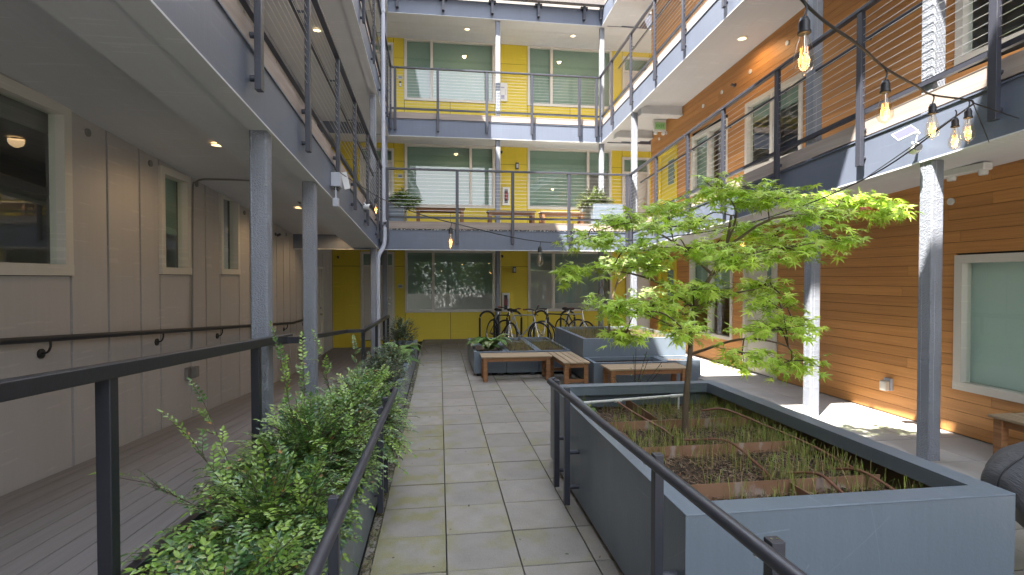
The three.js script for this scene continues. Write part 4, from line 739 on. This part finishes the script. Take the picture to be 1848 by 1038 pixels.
function bulb(label, x, y, d, group, lit = true) {                 // y = top of the socket
  const t = thing('filament_bulb', label, 'light bulb', [x, y, d], 0, group);
  obj('hook', tube([new THREE.Vector3(0, 0.045, 0), new THREE.Vector3(0.008, 0.03, 0), new THREE.Vector3(0, 0.0, 0)], 0.0035, 8, 6), M.black, t);
  obj('socket', lathe([[0, 0], [0.012, -0.002], [0.016, -0.014], [0.018, -0.018], [0.018, -0.045], [0.021, -0.047], [0.021, -0.055], [0.016, -0.056], [0, -0.056]], 18), M.black, t);
  obj('glass', lathe([[0.013, -0.056], [0.014, -0.066], [0.02, -0.085], [0.028, -0.115], [0.032, -0.142], [0.031, -0.158], [0.024, -0.174], [0.012, -0.184], [0.004, -0.188], [0.002, -0.194], [0, -0.195]], 24), M.bulb, t);
  const f = []; const N = 7; for (let i = 0; i < N; i++) { const a = i / N * 6.283, b = (i + 1) / N * 6.283; f.push(rod(new THREE.Vector3(Math.cos(a) * 0.011, -0.1, Math.sin(a) * 0.011), new THREE.Vector3(Math.cos((a + b) / 2) * 0.0125, -0.155, Math.sin((a + b) / 2) * 0.0125), 0.0011, 4)); }
  obj('filament', f, lit ? M.filament : M.filamentOff, t);
  obj('stem', rod(new THREE.Vector3(0, -0.06, 0), new THREE.Vector3(0, -0.12, 0), 0.003, 6), M.chrome, t);
  if (lit) { const l = new THREE.PointLight(new THREE.Color(1, 0.6, 0.25), 0.012); l.position.set(0, -0.13, 0); l.castShadow = true; t.add(l); }
}
bulb('large filament bulb hanging before the dark cedar side column', 1.2, 2.585, 1.62);
bulb('filament bulb hanging before the second railing post', 1.92, 2.58, 2.07);
bulb('filament bulb hanging beside the solar panel', 2.59, 2.645, 2.49);
bulb('filament bulb at the end of the string below the railing post', 2.92, 2.665, 2.59);
bulb('doubled filament bulb tucked behind the end of the string', 2.98, 2.655, 2.72);
bulb('filament bulb hanging before the downpipe', -0.77, 2.69, 6.68);
bulb('filament bulb hanging before the terrace beam', 0.1, 2.17, 4.74);
bulb('unlit filament bulb beside the far right window', 0.94, 2.02, 4.92, null, false);
bulb('filament bulb half hidden in the maple crown', 2.5, 2.12, 4.1);
tag(obj('string_cable', [tube([V(0.75, 2.78, 1.35), V(1.2, 2.632, 1.62), V(1.6, 2.615, 1.85), V(1.92, 2.63, 2.07), V(2.3, 2.655, 2.3), V(2.59, 2.69, 2.49), V(2.92, 2.712, 2.59), V(3.1, 2.745, 2.72)], 0.0055, 80, 6)], M.black), 'black string light cable sagging towards the cedar side railing', 'cable');
tag(obj('string_cable', tube([V(XL + 0.03, 2.97, 6.3), V(-0.77, 2.735, 6.68), V(-0.3, 2.42, 5.6), V(0.1, 2.215, 4.74), V(0.94, 2.065, 4.92), V(1.7, 2.06, 4.6), V(2.5, 2.165, 4.1), V(2.9, 2.4, 3.3), V(3.1, 2.74, 2.72)], 0.005, 90, 6), M.black), 'black string light cable crossing the court from the junction box', 'cable');
tag(obj('guy_wire', [rod(V(3.1, 2.745, 2.72), V(XR - 0.01, 2.87, 3.3), 0.004, 5), rod(V(3.1, 2.74, 2.72), V(XR - 0.02, 2.68, 4.72), 0.004, 5), rod(V(3.1, 2.74, 2.72), V(XR - 0.02, 2.75, 3.5), 0.003, 5)], M.black), 'thin black guy wires holding the string light end', 'wire');

// ---------------------------------------------------------------- fittings
{
  const t = thing('downpipe', 'pale blue grey downpipe in the inner corner with a swan neck', 'pipe');
  obj('pipe', tube([V(-1.12, 9.5, 11.02), V(-1.12, 6, 11.02), V(-1.12, 2.95, 11.02), V(-1.1, 2.8, 11.0), V(-1.1, 2.45, 10.98), V(-1.14, 2.3, 10.95), V(-1.2, 2.2, 10.9), V(-1.22, 2.0, 10.88), V(-1.22, -0.15, 10.88)], 0.042, 90, 14, 0.3), M.galv, t);
  for (const [y, x] of [[4.9, -1.12], [7.1, -1.12], [2.88, -1.11], [2.05, -1.22]]) obj('pipe_clip', new THREE.CylinderGeometry(0.05, 0.05, 0.035, 14).translate(x, y, y < 2.5 ? -10.88 : -11.02), M.galv, t);
}
{
  const t = thing('junction_box', 'pale grey junction box with conduit on the left beam', 'electrical box', [XL + 0.05, L2L(6.3) + 0.2, 6.3]);
  obj('box', bx(-0.05, 0.05, -0.07, 0.09, -0.06, 0.06, 0.006), M.galv, t); obj('conduit', tube([new THREE.Vector3(0, -0.07, 0.02), new THREE.Vector3(0, -0.2, 0.02)], 0.012, 6, 8), M.galv, t); obj('fitting', bx(-0.035, 0.035, -0.3, -0.2, -0.01, 0.05, 0.01), M.galv, t); obj('plug', bx(-0.02, 0.03, -0.11, -0.07, -0.05, 0.03), M.black, t);
  obj('paper_tag', bx(0.05, 0.12, -0.09, 0.11, -0.14, -0.137).rotateZ(0.25), M.white, t);
}
function camera3(label, p, turn) {
  const t = thing('security_camera', label, 'camera', p, turn);
  obj('body', new THREE.CapsuleGeometry(0.042, 0.07, 6, 16).rotateX(Math.PI / 2), M.white, t); obj('lens', new THREE.CylinderGeometry(0.03, 0.03, 0.01, 18).rotateX(Math.PI / 2).translate(0, 0, 0.074), M.black, t); obj('arm', rod(new THREE.Vector3(0, 0.03, -0.02), new THREE.Vector3(0.0, 0.07, -0.07), 0.009, 8), M.white, t);
  return t;
}
camera3('white bullet camera on the left beam near the corner', [XL + 0.1, L2L(8.6) + 0.36, 8.55], 0.9);
{
  const t = camera3('small white camera with a blue solar panel on the right beam', [XR - 0.1, 2.83, 4.05], -0.5);
  const p = obj('solar_panel', bx(-0.08, 0.08, -0.006, 0.006, -0.055, 0.055, 0.003), M.white, t); p.position.set(-0.09, 0.13, 0.05); p.rotation.set(0.75, 0.3, 0.35);
  obj('solar_cells', bx(-0.073, 0.073, 0.0062, 0.0085, -0.048, 0.048), std({ color: lin(0.045, 0.045, 0.12), roughness: 0.3 }), p);
  obj('mount', [rod(new THREE.Vector3(-0.04, 0.14, 0.02), new THREE.Vector3(0.04, 0.14, -0.05), 0.012, 8), rod(new THREE.Vector3(0.03, 0.14, -0.04), new THREE.Vector3(0.0, 0.04, 0), 0.005, 6)], M.white, t);
}
{
  const t = thing('emergency_light', 'white emergency light bar under the second floor walkway by the cedar wall', 'light', [4.9, L2R(4.35) + 0.06, 4.35], 0.0);
  obj('housing', bx(-0.05, 0.05, -0.07, 0, -0.2, 0.2, 0.015), M.white, t); for (const z of [-0.15, 0.15]) obj('lamp_head', new THREE.CylinderGeometry(0.04, 0.035, 0.05, 18).translate(0, -0.085, z), M.white, t);
}
{
  const t = thing('exit_sign', 'green exit sign with twin lamps under the third floor soffit', 'sign', [5.0, L3R(11.6) - 0.02, 11.6], 0);
  obj('housing', bx(-0.15, 0.15, -0.2, 0.06, -0.03, 0.03, 0.01), M.white, t);
  const c = document.createElement('canvas'); c.width = 256; c.height = 160; const x = c.getContext('2d'); x.fillStyle = '#9fd08f'; x.fillRect(0, 0, 256, 160); x.fillStyle = '#4f9a4a'; x.font = 'bold 92px sans-serif'; x.textAlign = 'center'; x.textBaseline = 'middle'; x.fillText('EXIT', 128, 84);
  const ct = new THREE.CanvasTexture(c); ct.colorSpace = THREE.SRGBColorSpace;
  const f = new THREE.PlaneGeometry(0.26, 0.16); f.translate(0, -0.08, 0.032); obj('face', f, std({ map: ct, roughness: 0.5 }), t);
  for (const s of [-1, 1]) obj('lamp_head', new THREE.SphereGeometry(0.045, 16, 10).translate(s * 0.09, -0.24, 0.0), M.white, t);
}
function cabinet(label, x, y, d, h, kind) {
  const t = thing(kind, label, kind === 'notice_board' ? 'notice' : 'fire cabinet', [x, y, d]);
  obj('case', bx(-0.105, 0.105, -h / 2, h / 2, 0, 0.09, 0.006), M.white, t);
  if (kind === 'notice_board') { obj('printed_lines', [bx(-0.07, 0.03, 0.1, 0.13, 0.09, 0.092), bx(-0.07, 0.03, -0.2, -0.1, 0.09, 0.092), bx(0.05, 0.06, -0.1, 0.06, 0.09, 0.092)], std({ color: lin(0.35, 0.35, 0.5), roughness: 0.8 }), t); return; }
  obj('viewing_panel', bx(-0.05, 0.045, -h / 2 + 0.06, h / 2 - 0.06, 0.0905, 0.092), M.dark, t);
  obj('extinguisher', [new THREE.CapsuleGeometry(0.03, 0.14, 5, 14).translate(-0.015, 0.0, 0.1), new THREE.CylinderGeometry(0.012, 0.016, 0.05, 10).translate(-0.015, 0.13, 0.1)], M.red, t);
  obj('label_strip', bx(0.055, 0.07, -0.12, 0.1, 0.0905, 0.092), std({ color: lin(0.2, 0.2, 0.3), roughness: 0.8 }), t);
}
cabinet('white fire extinguisher cabinet on the yellow wall behind the bicycles', 1.87, 1.03, WF, 0.54, 'fire_cabinet');
cabinet('white fire extinguisher cabinet on the yellow wall of the terrace', 1.88, 4.04, WF, 0.5, 'fire_cabinet');
cabinet('white printed notice case beside the third floor column', 1.8, 6.98, WF, 0.5, 'notice_board');
for (const [l, x, y] of [['dark wall lamp on the ground floor yellow wall', 2.12, 1.96], ['dark wall lamp on the terrace yellow wall', 2.2, 4.91]]) {
  const t = thing('wall_lamp', l, 'lamp', [x, y, WF]); obj('body', bx(-0.045, 0.045, -0.09, 0.09, 0, 0.09, 0.008), M.rail, t); obj('front_plate', bx(-0.03, 0.03, -0.06, 0.05, 0.09, 0.094), M.galv, t);
}
for (const [l, x, y] of [['small grey unit plate beside the ground floor yellow wall door', -1.08, 1.49], ['small grey unit plate on the terrace yellow wall', -1.07, 4.54], ['small grey unit plate above the third floor doorbell', -1.06, 7.26]]) { const t = thing('unit_plate', l, 'sign', [x, y, WF]); obj('plate', bx(-0.06, 0.06, -0.05, 0.05, 0, 0.008), M.galv, t); obj('print', bx(-0.045, 0.045, -0.012, 0.022, 0.008, 0.0095), std({ color: lin(0.1, 0.16, 0.16), roughness: 0.7 }), t); }
{ const t = thing('doorbell', 'white and black doorbell on the third floor yellow wall', 'doorbell', [-1.06, 7.08, WF]); obj('body', bx(-0.03, 0.03, -0.07, 0.07, 0, 0.03, 0.006), M.black, t); obj('button', bx(-0.026, 0.026, -0.065, 0.02, 0.03, 0.034), M.white, t); }
{
  const t = thing('conduit', 'thin grey conduit bending from the wall up across the soffit', 'conduit');
  obj('pipe', tube([V(WL + 0.02, 0.78, 6.6), V(WL + 0.02, 1.05, 6.66), V(WL + 0.025, 2.72, 6.7), V(WL + 0.05, 2.84, 6.7), V(WL + 0.15, 2.885, 6.7), V(WL + 0.7, 2.885, 6.7), V(WL + 0.95, 2.87, 6.7), V(-1.66, 2.62, 6.7)], 0.011, 90, 8, 0.3), M.grey, t);
  const u = thing('outlet_box', 'grey weatherproof outlet box on the panel wall above the ramp', 'outlet', [WL, 0.62, 6.56], Math.PI / 2); obj('plate', bx(-0.06, 0.06, -0.07, 0.07, 0, 0.04, 0.004), M.grey, u); obj('cover', bx(0.0, 0.1, -0.06, 0.07, 0.04, 0.1, 0.015), M.grey, u);
  const w = thing('outlet_box', 'pale weatherproof outlet box low on the cedar wall', 'outlet', [WR, 0.48, 5.47], -Math.PI / 2); obj('plate', bx(-0.05, 0.05, -0.06, 0.08, 0, 0.03, 0.004), M.galv, w); obj('cover', bx(-0.045, 0.045, -0.065, 0.055, 0.03, 0.1, 0.018), M.trim, w);
}
for (const [l, x, y, d, tn] of [['small dark spotlight on the panel wall soffit', WL + 0.02, 2.5, 9.9, Math.PI / 2], ['small dark spotlight on the yellow wall by the ramp', -2.75, 2.3, WF, 0], ['small dark spotlight above the ground floor fire cabinet', 1.77, 2.35, WF, 0], ['small dark spotlight above the terrace fire cabinet', 1.75, 5.3, WF, 0], ['small dark spotlight high on the cedar wall', WR - 0.01, 5.12, 8.75, -Math.PI / 2]]) {
  const t = thing('wall_spotlight', l, 'lamp', [x, y, d], tn); obj('base', new THREE.CylinderGeometry(0.03, 0.03, 0.015, 16).rotateX(Math.PI / 2), M.rail, t); obj('head', new THREE.CylinderGeometry(0.022, 0.026, 0.07, 14).rotateX(1.2).translate(0.01, -0.01, 0.05), M.rail, t);
}
// ---------------------------------------------------------------- bicycles and stands
for (const [l, x] of [['black hoop bicycle stand at the end beside the paving', 1.163], ['black hoop bicycle stand between the two leaning bicycles', 1.84], ['black hoop bicycle stand before the fire cabinet side window', 2.518], ['black hoop bicycle stand at the tall planter', 3.2]]) {
  const pts = []; for (let i = 0; i <= 16; i++) { const a = Math.PI - i / 16 * Math.PI; pts.push(V(x + Math.cos(a) * 0.18, 0.72 + Math.sin(a) * 0.18, 13)); }
  tag(obj('bicycle_stand', tube([V(x - 0.18, 0, 13), V(x - 0.18, 0.4, 13), ...pts, V(x + 0.18, 0.4, 13), V(x + 0.18, 0, 13)], 0.026, 80, 10), M.black), l, 'bike stand');
}
function bicycle(label, x, d, turn, lean, fm, drop) {
  const t = thing('bicycle', label, 'bicycle', [x, 0, d], turn); t.rotation.order = 'YXZ'; t.rotation.x = lean;
  const R = 0.335, Q = (a, b, c = 0) => new THREE.Vector3(a, b, c);
  for (const wx of [-0.52, 0.52]) {
    const w = obj('wheel', new THREE.TorusGeometry(R, 0.018, 8, 40).translate(wx, R + 0.018, 0), M.rubber, t);
    obj('rim', new THREE.TorusGeometry(R - 0.022, 0.008, 6, 40).translate(wx, R + 0.018, 0), M.chrome, w);
    const sp = []; for (let i = 0; i < 18; i++) { const a = i / 18 * 6.283; sp.push(rod(Q(wx, R + 0.018, i % 2 ? 0.02 : -0.02), Q(wx + Math.cos(a) * (R - 0.02), R + 0.018 + Math.sin(a) * (R - 0.02)), 0.0012, 3)); } sp.push(rod(Q(wx, R + 0.018, -0.05), Q(wx, R + 0.018, 0.05), 0.014, 8)); obj('spokes', sp, M.chrome, w);
  }
  const bb = Q(-0.08, 0.29), hd = Q(0.37, 0.86), hd2 = Q(0.4, 0.72), st = Q(-0.25, 0.82), rw = Q(-0.52, R + 0.018), fw = Q(0.52, R + 0.018);
  obj('frame', [rod(bb, hd2, 0.019), rod(st, hd, 0.017), rod(bb, st, 0.017), rod(hd2, hd, 0.02), rod(bb.clone().setZ(0.03), rw.clone().setZ(0.06), 0.01), rod(bb.clone().setZ(-0.03), rw.clone().setZ(-0.06), 0.01), rod(st, rw.clone().setZ(0.06), 0.009), rod(st, rw.clone().setZ(-0.06), 0.009)], fm, t);
  obj('fork', [rod(hd2, fw.clone().setZ(0.05), 0.012), rod(hd2, fw.clone().setZ(-0.05), 0.012)], M.chrome, t);
  const sd = obj('seat_post', rod(st, Q(-0.28, 0.93), 0.013), M.chrome, t); obj('saddle', [new THREE.CapsuleGeometry(0.045, 0.16, 5, 12).rotateZ(Math.PI / 2).scale(1, 0.6, 1).translate(-0.25, 0.95, 0), new THREE.SphereGeometry(0.075, 12, 8).scale(1, 0.5, 1).translate(-0.35, 0.955, 0)], M.black, sd);
  const s = obj('stem', [rod(hd, Q(0.36, 0.96), 0.014), rod(Q(0.36, 0.96), Q(0.44, 0.98), 0.014)], M.chrome, t);
  obj('handlebar', drop ? tube([Q(0.5, 0.83, -0.21), Q(0.56, 0.86, -0.21), Q(0.57, 0.94, -0.21), Q(0.5, 0.98, -0.2), Q(0.44, 0.98, 0), Q(0.5, 0.98, 0.2), Q(0.57, 0.94, 0.21), Q(0.56, 0.86, 0.21), Q(0.5, 0.83, 0.21)], 0.013, 50, 8) : tube([Q(0.32, 1.03, -0.29), Q(0.4, 1.02, -0.16), Q(0.44, 0.98, 0), Q(0.4, 1.02, 0.16), Q(0.32, 1.03, 0.29)], 0.012, 40, 8), M.black, s);
  if (!drop) for (const z of [-1, 1]) obj('grip', rod(Q(0.32, 1.03, z * 0.29), Q(0.36, 1.025, z * 0.21), 0.018, 10), std({ color: lin(0.22, 0.07, 0.04), roughness: 0.7 }), s);
  const cr = obj('crank', [new THREE.TorusGeometry(0.09, 0.006, 5, 24).translate(-0.08, 0.29, 0.05), rod(Q(-0.08, 0.29, 0.06), Q(0.05, 0.2, 0.06), 0.009), rod(Q(-0.08, 0.29, -0.06), Q(-0.21, 0.38, -0.06), 0.009)], M.black, t); obj('pedal', [bx(0.02, 0.11, 0.19, 0.21, 0.06, 0.14), bx(-0.25, -0.16, 0.37, 0.39, -0.14, -0.06)], M.black, cr);
}
bicycle('black city bicycle with brown grips facing the court', 1.42, 12.55, -1.25, -0.1, M.black, false);
bicycle('grey bicycle angled across the second stand', 2.02, 12.6, -0.85, 0.12, M.galv, false);
bicycle('black road bicycle with drop handlebar and front wheel showing', 2.95, 12.62, 3.5, 0.08, M.black, true);
bicycle('pale framed bicycle at the tall planter stand', 3.35, 12.75, -1.2, 0.1, M.white, false);
// ---------------------------------------------------------------- covered kettle at the planter corner
{
  const t = thing('covered_grill', 'dark fabric covered kettle with a red tag behind the planter corner', 'covered grill', [3.42, -0.08, 2.34]);
  const g = new THREE.SphereGeometry(0.42, 40, 24, 0, Math.PI * 2, 0, Math.PI * 0.56), p = g.attributes.position;
  for (let i = 0; i < p.count; i++) { const a = Math.atan2(p.getZ(i), p.getX(i)), y = p.getY(i) / 0.42, k = 1 + 0.05 * Math.sin(a * 9) * (1 - y) + 0.05 * (fbm(a / 6.2832 + 1, y * 0.5 + 1, 14, 6, 1600, 3) - 0.5) + 0.16 * Math.max(0, 1 - Math.abs(Math.abs(a) - 2.9) * 2) * Math.max(0, 0.5 - y); p.setXYZ(i, p.getX(i) * k * 1.06, p.getY(i) * 0.62 + 0.66 - 0.03 * Math.sin(a * 5) * (1 - y), p.getZ(i) * k); }
  g.computeVertexNormals(); const cov = new THREE.MeshStandardMaterial({ color: lin(0.085, 0.085, 0.095), roughness: 0.75, side: THREE.DoubleSide, bumpMap: fineBump, bumpScale: 0.004 });
  obj('cover', g, cov, t);
  for (const a of [2.2, 2.75, 3.4]) { const sp = []; for (let i = 0; i <= 8; i++) { const f = i / 8 * 1.62, k = 1.03; sp.push(new THREE.Vector3(Math.cos(a) * Math.sin(f) * 0.445 * k, Math.cos(f) * 0.262 + 0.662, Math.sin(a) * Math.sin(f) * 0.42 * k)); } obj('seam', tube(sp, 0.006, 24, 6), M.black, t); }
  obj('kettle', lathe([[0.02, 0.28], [0.18, 0.32], [0.3, 0.45], [0.34, 0.62], [0.34, 0.66]], 30), std({ color: lin(0.07, 0.07, 0.075), roughness: 0.35 }), t);
  for (let i = 0; i < 3; i++) { const a = i * 2.094 + 0.5; obj('leg', rod(new THREE.Vector3(Math.cos(a) * 0.15, 0.36, Math.sin(a) * 0.15), new THREE.Vector3(Math.cos(a) * 0.34, 0, Math.sin(a) * 0.34), 0.012, 8), M.galv, t); }
  const l = obj('red_tag', bx(-0.05, 0.05, -0.03, 0.03, 0, 0.004), M.red, t); l.position.set(-0.18, 0.72, 0.4); l.rotation.set(-0.4, -0.35, 0.6);
  obj('strap', tube([new THREE.Vector3(-0.4, 0.66, 0.1), new THREE.Vector3(-0.43, 0.6, 0.12), new THREE.Vector3(-0.41, 0.54, 0.13)], 0.008, 12, 6), M.black, t);
}

// ---------------------------------------------------------------- trees behind the camera, mirrored in the far windows
for (const [l, x, d, h] of [['leafy street tree at the open end beyond the ramp', -2.4, -9.5, 7], ['leafy street tree at the open end of the court', 0.6, -10.5, 8], ['leafy street tree at the open end by the cedar building', 3.8, -9.8, 7]]) {
  const t = thing('street_tree', l, 'tree', [x, -0.42, d]), L = new Leaves();
  obj('trunk', rod(new THREE.Vector3(0, 0, 0), new THREE.Vector3(0.1, h * 0.6, 0), 0.13, 10, 0.06), M.bark, t);
  for (let i = 0; i < 5200; i++) { const v = rv(1).normalize().multiplyScalar(Math.pow(rnd(), 0.4)), k = 0.8 + 0.3 * Math.sin(v.x * 6 + v.y * 5) * Math.cos(v.z * 6); L.add(oval, leafMatrix(new THREE.Vector3(v.x * 2.6 * k, h * 0.5 + v.y * h * 0.46 * k, v.z * 1.7 * k), rv(1), rv(1), rr(0.16, 0.28)), mul(pick(gBright), rr(0.7, 1.2))); }
  obj('crown', L.geo(), M.shrub, t);
}
{
  const t = thing('hedge', 'clipped hedge closing the open end of the court behind the trees', 'hedge', [1, -0.42, -8.6]), L = new Leaves();
  for (let i = 0; i < 5200; i++) L.add(oval, leafMatrix(new THREE.Vector3(rr(-4, 4), rr(0.05, 2.3), rr(-0.45, 0.45)), rv(1), rv(1), rr(0.12, 0.2)), mul(pick(gDark), rr(0.7, 1.4)));
  obj('foliage', L.geo(), M.shrub, t);
}
renderer.render(scene, camera);
